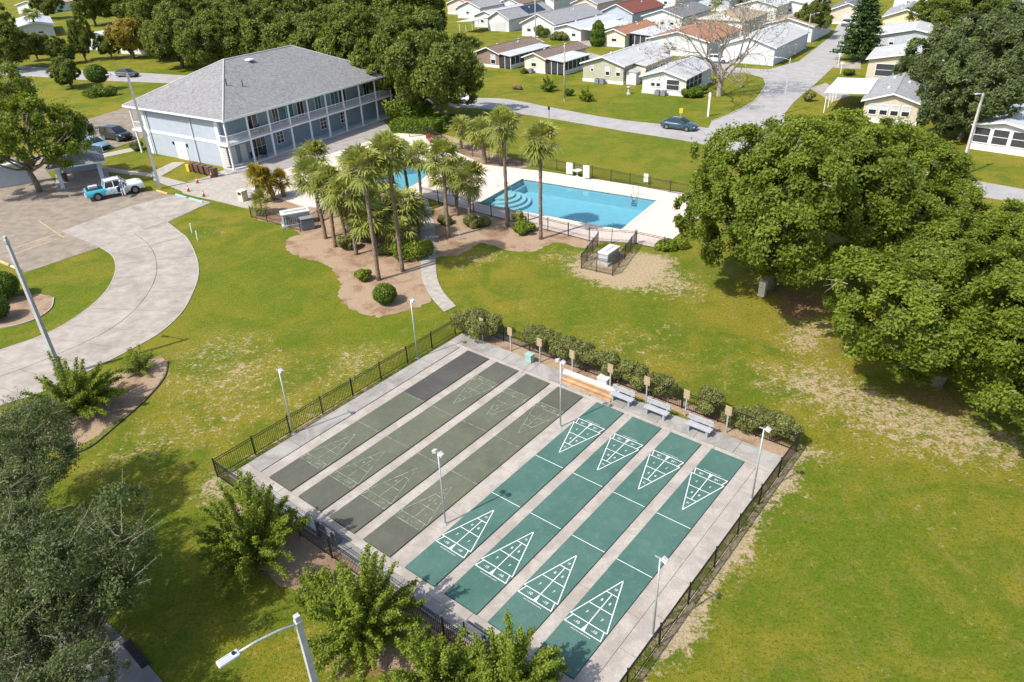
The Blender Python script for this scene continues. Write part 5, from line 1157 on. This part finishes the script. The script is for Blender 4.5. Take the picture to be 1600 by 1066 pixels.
# benches
BPL=mat('grey_plastic_lumber',(.34,.345,.365),.7,.1,4); BLG=mat('bench_leg_grey',(.25,.29,.29),.8,.1,4)
def bench(label,u,v,rz=0,back=True):
    e=empty('bench',CF(u,v,.085),CYAW+rz,label,'bench','court benches')
    for x in (-.55,.55):
        MB().box(x-.07,x+.07,-.2,.2,0,.4).build('leg',BLG,e)
        if back: MB().box(x-.05,x+.05,.19,.27,0,.95,None).build('back_support',BLG,e)
    for k in range(3): MB().bbox(0,-.17+k*.155,.43,1.5,.14,.045,.01).build('seat_slat',BPL,e)
    if back:
        for k in range(2): MB().bbox(0,.175,.66+k*.19,1.5,.04,.165,.01).build('back_slat',BPL,e)
bench('grey slatted bench next to the lumber stack',11.45,16.75); bench('grey slatted bench in the middle of the three by the hedge',13.75,16.75); bench('grey slatted bench farthest right of the three by the hedge',16.4,16.75)
BPL=mat('shade_toned_lumber',(.13,.14,.145),.7,.1,4); BLG=BPL  # bench lumber coloured darker to stand in for the myrtles' shade
bench('bench in shade-darkened colour by the near fence at the end of the teal courts',15.4,-.9,math.pi); bench('bench in shade-darkened colour by the near fence beside the largest crepe myrtle',6.1,-.9,math.pi)
# lumber stack
PLANK=mat('fresh_lumber',(.43,.26,.13),.75,.2,2.5,stain=.3,stain_col=(.42,.22,.1)); PLANK2=mat('darker_lumber',(.33,.19,.09),.75,.2,2.5,stain=.3); PLANK3=mat('pale_lumber',(.5,.33,.18),.75,.2,2.5,stain=.3)
PLANKW=mat('white_lumber',(.55,.54,.52),.7,.08,3)
lum=0
for k in range(6):
    e=MB().bbox(1.85,0,.04,3.7+rnd.uniform(-.1,.1),.125,.075+.02*(k%3),.008).build('board',[PLANK,PLANK2,PLANK3][k%3]); p=CF(7.15+rnd.uniform(-.12,.12),16.42+k*.152,.09); e.location=p; e.rotation_euler=(0,0,CYAW+rnd.uniform(-.006,.006)); tag(e,'orange-brown timber board in the stack by the benches, %s from the court'%ordn[k],'board','timber boards stacked by the benches')
for k in range(3):
    e=MB().bbox(2.1,0,.07,4.2+rnd.uniform(-.2,.2),.13,.13,.01).build('white_beam',PLANKW); e.location=CF(6.75,17.32+k*.145-.02,.09 if k else .09); e.rotation_euler=(0,0,CYAW); tag(e,'long white beam lying behind the orange boards, %s from the court'%ordn[k],'beam','white beams behind the boards')
gb=empty('equipment_box',CF(4.2,17.2,.085),CYAW,'small green box standing below the third scoreboard','box'); MB().bbox(0,0,.28,.5,.4,.55,.03).build('body',mat('box_green',(.28,.42,.36),.6,.1,3),gb); MB().bbox(0,0,.57,.54,.44,.04,.01).build('lid',mat('box_green',(.28,.42,.36)),gb)
wb=empty('storage_box',CF(9.5,17.8,.02),CYAW,'white and grey box behind the lumber stack','box'); MB().bbox(0,0,.25,.7,.45,.5,.03).build('body',CPOLE,wb); MB().bbox(0,0,.52,.74,.5,.05,.015).build('lid',PLANKW,wb)
for k,(u,v) in enumerate(((8.3,17.2),)): pass
tb=empty('utility_box',G(1190,462),CYAW,'tan utility box under the oak nearest the pool','box'); MB().bbox(0,0,.6,.5,.4,1.2,.03).build('body',DOORT,tb); MB().box(-.05,.05,-.21,-.2,.7,.75).build('latch',BLACK,tb)
# pump units
def pump(label,at,rz,L_=1.9,W=.9,H=.9):
    e=empty('pool_heater',G(*at),R(rz),label,'pump unit','pool equipment'); MB().bbox(0,0,.12,L_+.25,W+.25,.24,.02).build('concrete_pad',CPOLE,e); b=MB().bbox(0,0,.24+H*.42,L_,W,H*.8,.06).build('casing',mat('pump_grey',(.4,.42,.44),.6,.1,4),e)
    MB().bbox(0,0,.24+H*.88,L_+.12,W+.12,.16,.05).build('lid',PLANKW,e); s=MB()
    for k in range(9): s.box(-L_/2+.15+k*.2,-L_/2+.2+k*.2,-W/2-.012,-W/2,.35,H*.85)
    s.build('vent_slats',BLACK,e); MB().bbox(0,0,.24+H*.99,L_*.8,W*.3,.06,.02).build('lid_rib',CPOLE,e)
pump('white-topped pool pump unit inside the small enclosure on the sand',(951,408),52)
pump('white-topped pool equipment box left of the palms',(464,350),22,2.6,1.2,1.2)
dk=empty('equipment_cabinet',G(482,358),R(24),'dark grey cabinet next to the white-topped equipment box','cabinet'); MB().bbox(0,0,.6,1.2,.8,1.1,.03).build('body',mat('cabinet_slate',(.10,.12,.14),.6,.1,4),dk); MB().bbox(0,0,1.17,1.26,.86,.05,.015).build('lid',ACM,dk)
# pool fittings
STEEL=mat('stainless',(.6,.6,.6),.25,.05,3,metal=.9)
ld=empty('pool_ladder',PF(l1-2.6,w1,DZ),a1,'stainless pool ladder on the far pool edge','pool ladder')
for x in (-.28,.28): MB().tube([(x,.45,0),(x,.45,.75),(x,.3,.9),(x,.05,.85),(x,-.12,.5),(x,-.12,-.9)],.028,8).build('rail',STEEL,ld,True)
for k in range(3): MB().box(-.28,.28,-.17,-.07,-.35-k*.25,-.31-k*.25).build('step',STEEL,ld)
hr=empty('handrail',PF(-.9,w1*.5+.9,DZ),a1,'bent stainless handrail at the pool steps','handrail'); MB().tube([(0,0,0),(0,0,.85),(.25,0,.95),(1.1,0,.75),(1.7,0,.2),(1.75,0,-.5)],.03,8).build('rail',STEEL,hr,True); MB().tube([(0,0,0),(0,0,.03)],.07,10).build('base_flange',STEEL,hr)
for at,w,h,lab in (((890,275),.75,1.25,'white notice board on the far pool fence, left one'),((916,281),.75,1.35,'white notice board on the far pool fence, second from the left'),((1009,288),.5,.9,'small white notice board at the right of the far pool fence')):
    e=empty('notice_board',G(*at),PA,lab,'sign','white notice boards'); MB().bbox(0,-.05,h*.5+.25,w,.04,h,.01).build('panel',TRIM,e)
    for x in (-w*.4,w*.4): MB().box(x-.02,x+.02,-.02,.02,0,h+.2).build('post',GALV,e)
tbl=empty('round_table',G(902,276),0,'small round white table between the two notice boards','table'); MB().tube([(0,0,.70),(0,0,.74)],.5,18).build('tabletop',TRIM,tbl); MB().tube([(0,0,0),(0,0,.7)],.05,8).build('pedestal',TRIM,tbl); MB().tube([(0,0,0),(0,0,.04)],.25,12).build('base',TRIM,tbl)
lf=empty('lounge_chair',G(672,222),R(20),'reddish lounge chair in the far corner of the deck','chair'); MB().bbox(0,0,.35,.6,1.3,.08,.02).build('seat',mat('red_fabric',(.3,.08,.06),.8,.1,4),lf); MB().bbox(0,.8,.6,.6,.07,.6,.02).build('backrest',mat('red_fabric',(.3,.08,.06)),lf)
for x in (-.25,.25):
    for y in (-.5,.5): MB().box(x-.02,x+.02,y-.02,y+.02,0,.33).build('leg',TRIM,lf)
# signs, mailbox
def sign(label,at,h,w,hh,m,post=TRIM,pw=.05):
    e=empty('sign_post',G(*at),R(-20),label,'sign','small sign posts'); MB().box(-pw,pw,-pw,pw,0,h).build('post',post,e); MB().bbox(0,-pw-.03,h-hh/2,w,.04,hh,.01).build('panel',m,e)
sign('white angular post sign on the corner lot lawn',(1106,182),3.2,.35,.5,TRIM,pw=.12); sign('small yellow sign beside the blue sedan',(1063,190),1.8,.5,.7,mat('sign_yellow',(.6,.45,.04),.5,.05,3),GALV); sign('dark mailbox post at the edge of the pool lawn',(858,184),1.6,.3,.5,BLACK,BLACK,.03)
sign('white mailbox post by the side street driveway',(1313,115),1.9,.6,.3,TRIM); sign('white street name post by the side street',(1309,104),2.2,.5,.25,TRIM); sign('small grey sign in the palm bed by the path',(718,375),.8,.25,.25,GALV,GALV,.02)
for at,lab in (((300,364),'short white marker stake on the lawn, left one'),((309,376),'short white marker stake on the lawn, right one')):
    e=empty('marker_stake',G(*at),0,lab,'stake','white stakes by the drive'); MB().tube([(0,0,0),(.05,0,.9)],.05,8).build('pipe',TRIM,e); MB().tube([(.05,0,.88),(.055,0,.95)],.06,8).build('cap',TRIM,e)
ms=empty('milestone',G(982,147),0,'small grey stone ornament on the lawn by the sage house','ornament'); MB().tube([(0,0,0),(0,0,.3),(0,0,.8),(0,0,1.0)],[.35,.2,.14,.25],9).build('pedestal',CPOLE,ms); MB().tube([(0,0,1.0),(0,0,1.15)],.32,10).build('bowl',CPOLE,ms)
sh=empty('garden_shed',G(978,132),R(-36),'small white garden shed at the corner of the sage house','shed'); MB().box(0,1.8,0,1.6,0,2.0).build('wall',WALLS['white'],sh); MB().add([(-.1,-.1,2.0),(1.9,-.1,2.0),(1.9,1.7,2.0),(-.1,1.7,2.0),(.9,-.1,2.5),(.9,1.7,2.5)],[(0,4,5,3),(4,1,2,5),(0,1,4),(3,5,2)]).build('roof',ROOFS['pale'],sh); MB().box(.4,1.4,-.04,0,.1,1.8).build('door',DOORW,sh)
# cones, bins
ORANGE=mat('cone_orange',(.62,.13,.03),.6,.1,4); BINB=mat('bin_brown',(.13,.07,.055),.55,.12,4)
for at,lab in (((319,308),'orange traffic cone nearest the drive'),((295,300),'orange traffic cone by the grass edge near the pickup'),((309,287),'orange traffic cone in the middle of the footpath'),((331,278),'orange traffic cone beside the brown bins')):
    e=empty('traffic_cone',G(*at),0,lab,'cone','orange cones on the pad'); MB().tube([(0,0,.04),(0,0,.78)],[.17,.035],14).build('cone',ORANGE,e,True); MB().bbox(0,0,.02,.44,.44,.05,.01).build('base',ORANGE if rnd.random()<.5 else BLACK,e); MB().tube([(0,0,.42),(0,0,.56)],[.105,.075],14,False).build('reflective_band',TRIM,e)
for k,at in enumerate(((303,268),(311,270),(319,272),(328,274),(336,277))):
    g=G(*at); lab='brown wheeled bin against the clubhouse wall, %s from the left'%ordn[k]
    if k==0: lab='brown wheeled bin at the left end of the bin row'
    e=empty('wheeled_bin',g,R(-33+90),lab,'bin','brown bins at the clubhouse'); M=MB(); M.add([(-.25,-.28,.05),(.25,-.28,.05),(.25,.28,.05),(-.25,.28,.05),(-.32,-.36,1.0),(.32,-.36,1.0),(.32,.36,1.0),(-.32,.36,1.0)],[(3,2,1,0),(4,5,6,7),(0,1,5,4),(1,2,6,5),(2,3,7,6),(3,0,4,7)]).build('body',BINB,e)
    MB().bbox(0,0,1.04,.7,.8,.1,.04).build('lid',BINB,e); MB().tube([(-.3,.42,.98),(.3,.42,.98)],.025,6).build('handle',BLACK,e)
    for x in (-.3,.3): MB().tube([(x-.03,.25,.12),(x+.03,.25,.12)],.12,10).build('wheel',BLACK,e)
yb=empty('yellow_bin',G(297,268),R(-33),'small yellow bin at the left of the brown bins','bin'); MB().bbox(0,0,.4,.55,.55,.8,.05).build('body',mat('bin_yellow',(.65,.48,.03),.5,.1,3),yb); MB().bbox(0,0,.83,.6,.6,.07,.03).build('lid',mat('bin_yellow',(.65,.48,.03)),yb)
tr_=empty('litter_bin',G(381,314),R(-33),'tan square litter bin with dark opening beside the yellow palms','bin'); MB().bbox(0,0,.55,.75,.75,1.1,.03).build('body',PALE,tr_); MB().bbox(0,0,1.14,.85,.85,.1,.03).build('lid',DOORT,tr_); MB().box(-.25,.25,-.385,-.375,.75,1.0).build('opening',BLACK,tr_)
lt=empty('litter_bin',G(104,290),R(28),'dark red bin standing inside the pavilion','bin'); MB().tube([(0,1.6,.06),(0,1.6,.95)],[.28,.32],12).build('body',BINB,lt); MB().tube([(0,1.6,.95),(0,1.6,1.02)],[.34,.2],12).build('lid',BINB,lt)
# ---- vehicles ----
TYRE=mat('tyre_rubber',(.015,.015,.016),.85,.1,6); RIM=mat('alloy_rim',(.22,.22,.23),.4,.05,3,metal=.6); CGLASS=glassy('car_glass',(.012,.016,.02),.06); HLIGHT=glassy('headlight',(.6,.62,.62),.12); TLIGHT=glassy('tail_light',(.25,.01,.01),.15); PLAS=mat('black_trim',(.02,.02,.021),.6,.1,5)
def paint(name,c,met=.3):
    if name in MATS: return MATS[name]
    m,N,L,P=nm(name); P.inputs['Base Color'].default_value=c4(c); P.inputs['Metallic'].default_value=met; P.inputs['Roughness'].default_value=.32; P.inputs['Coat Weight'].default_value=.8; P.inputs['Coat Roughness'].default_value=.05; MATS[name]=m; return m
def loft(secs,name,m,parent,smooth=True,caps=True):
    o=MB(); n=len(secs[0]); vs=[p for s in secs for p in s]; fs=[]
    for i in range(len(secs)-1):
        for k in range(n): fs.append((i*n+k,i*n+(k+1)%n,(i+1)*n+(k+1)%n,(i+1)*n+k))
    if caps: fs.append(tuple(range(n-1,-1,-1))); fs.append(tuple((len(secs)-1)*n+k for k in range(n)))
    o.add(vs,fs); ob=o.build(name,m,parent,smooth)
    md=ob.modifiers.new('edge','EDGE_SPLIT'); md.split_angle=R(38); return ob
def bsec(x,w,zb,zs,zt,wt):   # body cross-section: floor, sill, belt, deck
    return [(x,-w*.9,zb),(x,-w,zb+.14),(x,-w,zs-.12),(x,-w*.97,zs),(x,-wt,zt),(x,wt,zt),(x,w*.97,zs),(x,w,zs-.12),(x,w,zb+.14),(x,w*.9,zb)]
KINDS={
 'sedan':dict(L=4.75,W=.91,body=[(-2.37,.78,.42,.70,.80,.6),(-2.25,.86,.24,.78,.98,.68),(-1.6,.91,.2,.86,1.02,.72),(-.2,.915,.19,.86,.97,.75),(.9,.91,.19,.84,.94,.75),(1.7,.89,.2,.78,.86,.7),(2.2,.83,.24,.62,.74,.62),(2.37,.74,.36,.52,.62,.55)],
   cab=[(-1.95,.66,1.0,1.02),(-1.15,.66,1.0,1.40),(-.5,.66,.99,1.46),(.25,.66,.97,1.42),(1.05,.68,.94,.96)],wb=(-1.42,1.38),wr=.33),
 'suv':dict(L=4.9,W=.96,body=[(-2.45,.84,.45,.85,1.05,.72),(-2.35,.92,.3,.95,1.1,.78),(-1.5,.96,.25,1.0,1.12,.82),(0,.96,.25,1.0,1.1,.82),(1.1,.95,.25,.98,1.08,.82),(1.9,.93,.27,.93,1.02,.8),(2.3,.88,.32,.8,.92,.74),(2.45,.8,.4,.62,.76,.66)],
   cab=[(-2.38,.72,1.08,1.12),(-2.1,.70,1.1,1.68),(-1.0,.72,1.1,1.76),(.2,.72,1.1,1.72),(1.2,.76,1.07,1.1)],wb=(-1.45,1.45),wr=.38)}
def wheels(e,xs,W,r,w=.24):
    for x in xs:
        for s in (-1,1):
            y=s*(W-.1); t=MB().tube([(x,y-w/2,r),(x,y-w*.5+.03,r),(x,y+w*.5-.03,r),(x,y+w/2,r)],[r*.9,r,r,r*.9],20).build('wheel',TYRE,e,True)
            h=MB(); yo=y+s*(w/2+.004); h.tube([(x,yo-s*.03,r),(x,yo,r)],r*.64,16); h.build('rim',RIM,t)
            a=MB(); a.tube([(x,s*(W-.34),r+.03),(x,s*(W+.004),r+.03)],r*1.16,20); a.build('wheel_arch',PLAS,e)
def car(kind,label,at,ang,pm,group='cars parked and driving around the clubhouse',z=0.03,name='car'):
    k=KINDS[kind]; g=at if isinstance(at,Vector) else G(*at); e=empty(name,(g.x,g.y,z),R(ang),label,'car',group)
    loft([bsec(*q) for q in k['body']],'body',pm,e)
    cb=k['cab']; secs=[]
    for x,w,z0,z1 in cb: secs.append([(x,-w-.12,z0-.06),(x,-w,z1-.03 if z1-z0>.1 else z1),(x,-w*.8,z1),(x,w*.8,z1),(x,w,z1-.03 if z1-z0>.1 else z1),(x,w+.12,z0-.06)])
    gl=loft(secs,'glasshouse',CGLASS,e)
    rp=[q for q in cb if q[3]-q[2]>.3]; r=[]
    for x,w,z0,z1 in rp: r.append([(x,-w-.015,z1-.07),(x,-w*.82,z1+.012),(x,0,z1+.03),(x,w*.82,z1+.012),(x,w+.015,z1-.07)])
    loft(r,'roof_panel',pm,e,caps=False)
    for (a,b) in ((0,1),(len(cb)-2,len(cb)-1)):
        for s in (-1,1):
            xa,wa,za0,za=cb[a]; xb,wb_,zb0,zb=cb[b]; MB().tube([(xa,s*(wa+(.1 if za-za0<.1 else 0)),za),(xb,s*(wb_+(.1 if zb-zb0<.1 else 0)),zb)],.045,6).build('pillar',pm,e)
    x,w,z0,z1=rp[len(rp)//2]
    for s in (-1,1): MB().tube([(x-.1,s*(w+.1),z0-.03),(x-.12,s*w,z1-.03)],.04,6).build('pillar',pm,e); MB().bbox(cb[-1][0]-.25,s*(k['W']+.07),cb[-1][2]+.05,.12,.18,.12,.03).build('wing_mirror',pm,e)
    xf=k['body'][-1]; xr=k['body'][0]
    for s in (-1,1):
        MB().bbox(xf[0]-.1,s*.56,xf[3]+.04,.22,.34,.13,.03).build('headlight',HLIGHT,e); MB().bbox(xr[0]+.08,s*.6,xr[3]+.05,.14,.34,.14,.03).build('tail_light',TLIGHT,e)
        MB().box(-.9,.95,s*(k['W']+.004)-.004,s*(k['W']+.004)+.004,.3,.34).build('door_trim',PLAS,e)
    MB().bbox(xf[0]-.02,0,xf[2]+.12,.08,1.1,.2,.03).build('grille',PLAS,e); MB().bbox(xr[0]+.02,0,xr[2]+.08,.1,1.2,.18,.03).build('rear_bumper',PLAS,e)
    wheels(e,k['wb'],k['W'],k['wr']); return e
car('sedan','dark blue-grey sports sedan driving on the street past the pool lawn',(1061,202),-36,paint('paint_bluegrey',(.05,.105,.135),.5),z=.035)
car('sedan','dark grey sedan on the road beyond the clubhouse lawn',(200,120),-20,paint('paint_grey',(.11,.105,.11),.5))
car('suv','black-blue SUV parked behind the clubhouse corner',(184,218),-30,paint('paint_black',(.012,.016,.025),.4))
car('sedan','light turquoise car parked beside the dark SUV',(150,232),-30,paint('paint_aqua',(.18,.34,.37),.3))
car('sedan','white car on the street under the big oak',(718,160),-26,paint('paint_white',(.7,.7,.7),.0))
car('sedan','silver car parked in front of the grey gabled house',(1322,40),60,paint('paint_silver',(.32,.34,.36),.5))
car('sedan','white car under the carport in the second row',(914,58),60,paint('paint_white',(.7,.7,.7)))
car('sedan','pale car by the rust-roofed house',(1040,86),40,paint('paint_silver',(.32,.34,.36)))
car('suv','dark car parked behind the small white house',(1098,108),-30,paint('paint_black',(.012,.016,.025)))
car('sedan','white car parked by the half hidden white house',(1120,98),-30,paint('paint_white',(.7,.7,.7)))
car('suv','dark vehicle under the gabled metal carport',(1368,112),60,paint('paint_black',(.012,.016,.025)))
# pickup truck with a turquoise wrap
def wrap_mat():
    m,N,L,P=nm('turquoise_wrap'); v=coords(N,'object'); n=N.new('ShaderNodeTexNoise'); n.inputs['Scale'].default_value=3.2; n.inputs['Detail'].default_value=1; n.inputs['Distortion'].default_value=1.2; L.new(v,n.inputs['Vector'])
    s=N.new('ShaderNodeSeparateXYZ'); L.new(v,s.inputs[0]); f=math_(N,L,'ADD',math_(N,L,'MULTIPLY',s.outputs[0],.55),math_(N,L,'MULTIPLY',n.outputs['Fac'],1.0))
    o=mixc(N,L,ramp(N,L,f,.05,.1),(.05,.42,.55),(.72,.75,.76)); o=mixc(N,L,math_(N,L,'MULTIPLY',ramp(N,L,math_(N,L,'ABSOLUTE',math_(N,L,'SUBTRACT',f,.32),0),.09,.05),.75),o,(.1,.42,.55))
    L.new(o,P.inputs['Base Color']); P.inputs['Roughness'].default_value=.35; P.inputs['Coat Weight'].default_value=.6; return m
WRAP=wrap_mat(); WPAINT=paint('paint_white',(.7,.7,.7))
tk=empty('pickup_truck',(*G2(182,305),.036),R(33),'white pickup truck with turquoise wrap and an open door','truck')
loft([bsec(*q) for q in [(-2.9,.9,.5,1.0,1.05,.86),(-2.8,.97,.45,1.08,1.14,.9),(-1.2,.98,.42,1.08,1.14,.9),(-1.05,.98,.4,1.08,1.15,.88)]],'bed_body',WRAP,tk)
MB().box(-2.72,-1.1,-.78,.78,1.1,1.152).build('bed_cover',PLAS,tk)
MB().bbox(-2.0,.1,1.3,.9,.5,.3,.04).build('toolbox',GREYT,tk)
loft([bsec(*q) for q in [(-1.05,.98,.4,1.08,1.15,.88),(0,.98,.38,1.08,1.14,.86),(1.15,.98,.38,1.08,1.14,.86),(1.3,.97,.38,1.1,1.18,.84),(2.3,.96,.42,1.08,1.18,.84),(2.75,.94,.48,1.02,1.13,.82),(2.88,.9,.52,.92,1.02,.78)]],'cab_body',WRAP,tk)
loft([[(x,-w-.1,1.1),(x,-w,z),(x,w,z),(x,w+.1,1.1)] for x,w,z in ((-1.0,.76,1.2),(-.8,.74,1.8),(.2,.74,1.86),(.62,.74,1.82),(1.35,.78,1.18))],'glasshouse',CGLASS,tk)
loft([[(x,-w-.03,z-.1),(x,-w*.85,z+.02),(x,0,z+.05),(x,w*.85,z+.02),(x,w+.03,z-.1)] for x,w,z in ((-.84,.74,1.8),(.2,.74,1.86),(.66,.74,1.82))],'roof_panel',WPAINT,tk,caps=False)
for s in (-1,1):
    for a,b in (((-1.0,.84,1.15),(-.82,.74,1.8)),((-.05,.83,1.12),(-.05,.75,1.8)),((1.35,.86,1.16),(.64,.75,1.82))): MB().tube([(a[0],s*a[1],a[2]),(b[0],s*b[1],b[2])],.055,6).build('pillar',WPAINT,tk)
    MB().bbox(2.76,s*.66,.93,.24,.36,.2,.04).build('headlight',HLIGHT,tk); MB().bbox(-2.86,s*.84,.95,.12,.16,.3,.03).build('tail_light',TLIGHT,tk); MB().bbox(1.1,s*1.08,1.22,.14,.22,.2,.04).build('wing_mirror',PLAS,tk)
MB().bbox(2.86,0,.78,.1,1.0,.34,.04).build('grille',PLAS,tk); MB().bbox(2.86,0,.5,.16,1.8,.2,.05).build('front_bumper',WPAINT,tk); MB().bbox(-2.92,0,.55,.16,1.7,.2,.05).build('rear_bumper',GALV,tk)
wheels(tk,(-1.85,1.9),.98,.4,.27)
Md=Matrix.Translation((1.2,-1.0,0))@Matrix.Rotation(R(-118),4,'Z')
dr=MB().box(0,1.15,-.05,.05,.45,1.12,Md).build('open_door',WPAINT,tk); fr=MB(); fr.tube([Md@Vector(p) for p in ((.02,0,1.12),(.5,0,1.78),(1.05,0,1.76),(1.12,0,1.12))],.035,6).build('window_frame',WPAINT,dr); MB().box(.95,1.08,-.09,-.05,.95,1.0,Md).build('door_handle',PLAS,dr)
MB().box(.15,1.15,-.985,-.978,.5,1.1).build('door_opening',PLAS,tk)
# person beside the open door
def person(label,loc,rz):
    e=empty('person',loc,rz,label,'person')
    J=dict(pel=(0,0,.93,.15,.115),spn=(0,.03,1.12,.15,.11),che=(0,.06,1.32,.18,.115),nek=(0,.08,1.47,.062,.062),hd0=(0,.10,1.56,.075,.085),hd1=(0,.11,1.68,.082,.098),hd2=(0,.10,1.77,.05,.06),
      hl=(.1,0,.88,.09,.095),kl=(.12,.05,.5,.062,.065),al=(.12,-.02,.1,.042,.045),tl=(.13,.14,.05,.04,.03),hr=(-.1,0,.88,.09,.095),kr=(-.12,.06,.5,.062,.065),ar=(-.12,.0,.1,.042,.045),tr=(-.13,.16,.05,.04,.03),
      sl=(.19,.06,1.4,.065,.065),el=(.25,.16,1.16,.048,.048),wl=(.2,.38,1.13,.034,.034),pl_=(.18,.47,1.14,.04,.026),sr=(-.19,.06,1.4,.065,.065),er=(-.26,.15,1.16,.048,.048),wr=(-.19,.38,1.16,.034,.034),pr=(-.17,.47,1.17,.04,.026))
    E=[('pel','spn'),('spn','che'),('che','nek'),('nek','hd0'),('hd0','hd1'),('hd1','hd2'),('pel','hl'),('hl','kl'),('kl','al'),('al','tl'),('pel','hr'),('hr','kr'),('kr','ar'),('ar','tr'),('che','sl'),('sl','el'),('el','wl'),('wl','pl_'),('che','sr'),('sr','er'),('er','wr'),('wr','pr')]
    ks=list(J); V=[J[k][:3] for k in ks]; rad=[J[k][3:] for k in ks]; Ed=[(ks.index(a),ks.index(b)) for a,b in E]
    for s,p in ((1,'pl_'),(-1,'pr')):
        b=Vector(J[p][:3]); i0=ks.index(p)
        for q in range(5):
            off=(-.03+.02*q)*1.0; a=b+Vector((off,.045 if q<4 else .0,-.01)); c=b+Vector((off*1.15,.085 if q<4 else .03,-.035)); 
            if q==4: a=b+Vector((-s*.045,0,0)); c=b+Vector((-s*.06,.04,-.02))
            V+=[tuple(a),tuple(c)]; rad+=[(.0095,.0095),(.008,.008)]; n=len(V); Ed+=[(i0,n-2),(n-2,n-1)]
    me=bpy.data.meshes.new('body'); me.from_pydata(V,Ed,[]); me.materials.append(mat('skin',(.45,.27,.18),.6,.05,5)); me.materials.append(mat('blue_shirt',(.05,.13,.24),.85,.1,8)); me.materials.append(mat('work_trousers',(.45,.47,.5),.85,.1,8))
    o=bpy.data.objects.new('body',me); COL.objects.link(o); sk=o.modifiers.new('skin','SKIN'); sd=me.skin_vertices[0].data
    for i,r in enumerate(rad): sd[i].radius=r
    sd[0].use_root=True; s2=o.modifiers.new('sub','SUBSURF'); s2.levels=2; s2.render_levels=2
    bpy.context.view_layer.update(); m2=bpy.data.meshes.new_from_object(o.evaluated_get(bpy.context.evaluated_depsgraph_get())); bpy.data.objects.remove(o); m2.name='body'
    m2.materials.clear()
    for m in (mat('skin',(.45,.27,.18)),mat('blue_shirt',(.05,.13,.24)),mat('work_trousers',(.45,.47,.5)),mat('boot_brown',(.06,.045,.035),.7,.1,8)): m2.materials.append(m)
    for p in m2.polygons:
        c=p.center; p.use_smooth=True
        p.material_index=3 if c.z<.13 else 2 if c.z<.95 else 1 if (c.z<1.47 and c.y<.33) else 0
    b=inst('body',m2,e)
    MB().tube([(0,.1,1.69),(0,.1,1.76),(0,.1,1.81)],[.105,.1,.05],14).build('cap',TRIM,e,True); MB().bbox(0,.21,1.70,.17,.14,.02,.008).build('cap_brim',TRIM,e)
    MB().bbox(0,.212,1.645,.03,.035,.05,.012).build('nose',mat('skin',(.45,.27,.18)),b)
    for s in (-1,1): MB().bbox(s*.035,.2,1.665,.022,.02,.014,.005).build('eye',BLACK,b); MB().bbox(s*.088,.1,1.65,.02,.05,.06,.008).build('ear',mat('skin',(.45,.27,.18)),b)
    MB().bbox(0,.202,1.605,.05,.015,.012,.004).build('mouth',mat('lip',(.3,.12,.1),.6,.05,5),b)
    return e
pp=tk.matrix_basis@Vector((.62,-1.32,0))
person('person in blue shirt and white cap leaning into the open truck door',(pp.x,pp.y,.036),R(33)-R(5))
# bits on the lawn edges
for at,lab in (((25,1000),None),): pass
sheet('near_pavement',pxpoly([(0,1075),(-200,1075),(-300,900),(-40,860),(60,880),(120,930),(180,985),(215,1020),(262,1075),(280,1120),(100,1150)]),.03,mat('shade_toned_asphalt',(.2,.19,.18),.9,.15,.8,stain=.4,kind='world'),'grey pavement under the dark oak at the lower left corner','pavement')  # asphalt colour darkened to carry the shade of the oaks
gr_=empty('drain_grate',G(213,1022),R(-42),'dark slotted drain grate at the pavement edge in the lower left','grate'); MB().box(-.9,.9,-.18,.18,0,.045).build('frame',DGREEN,gr_); gs=MB()
for k in range(12): gs.box(-.84+k*.15,-.77+k*.15,-.14,.14,.045,.055)
gs.build('bars',BLACK,gr_)
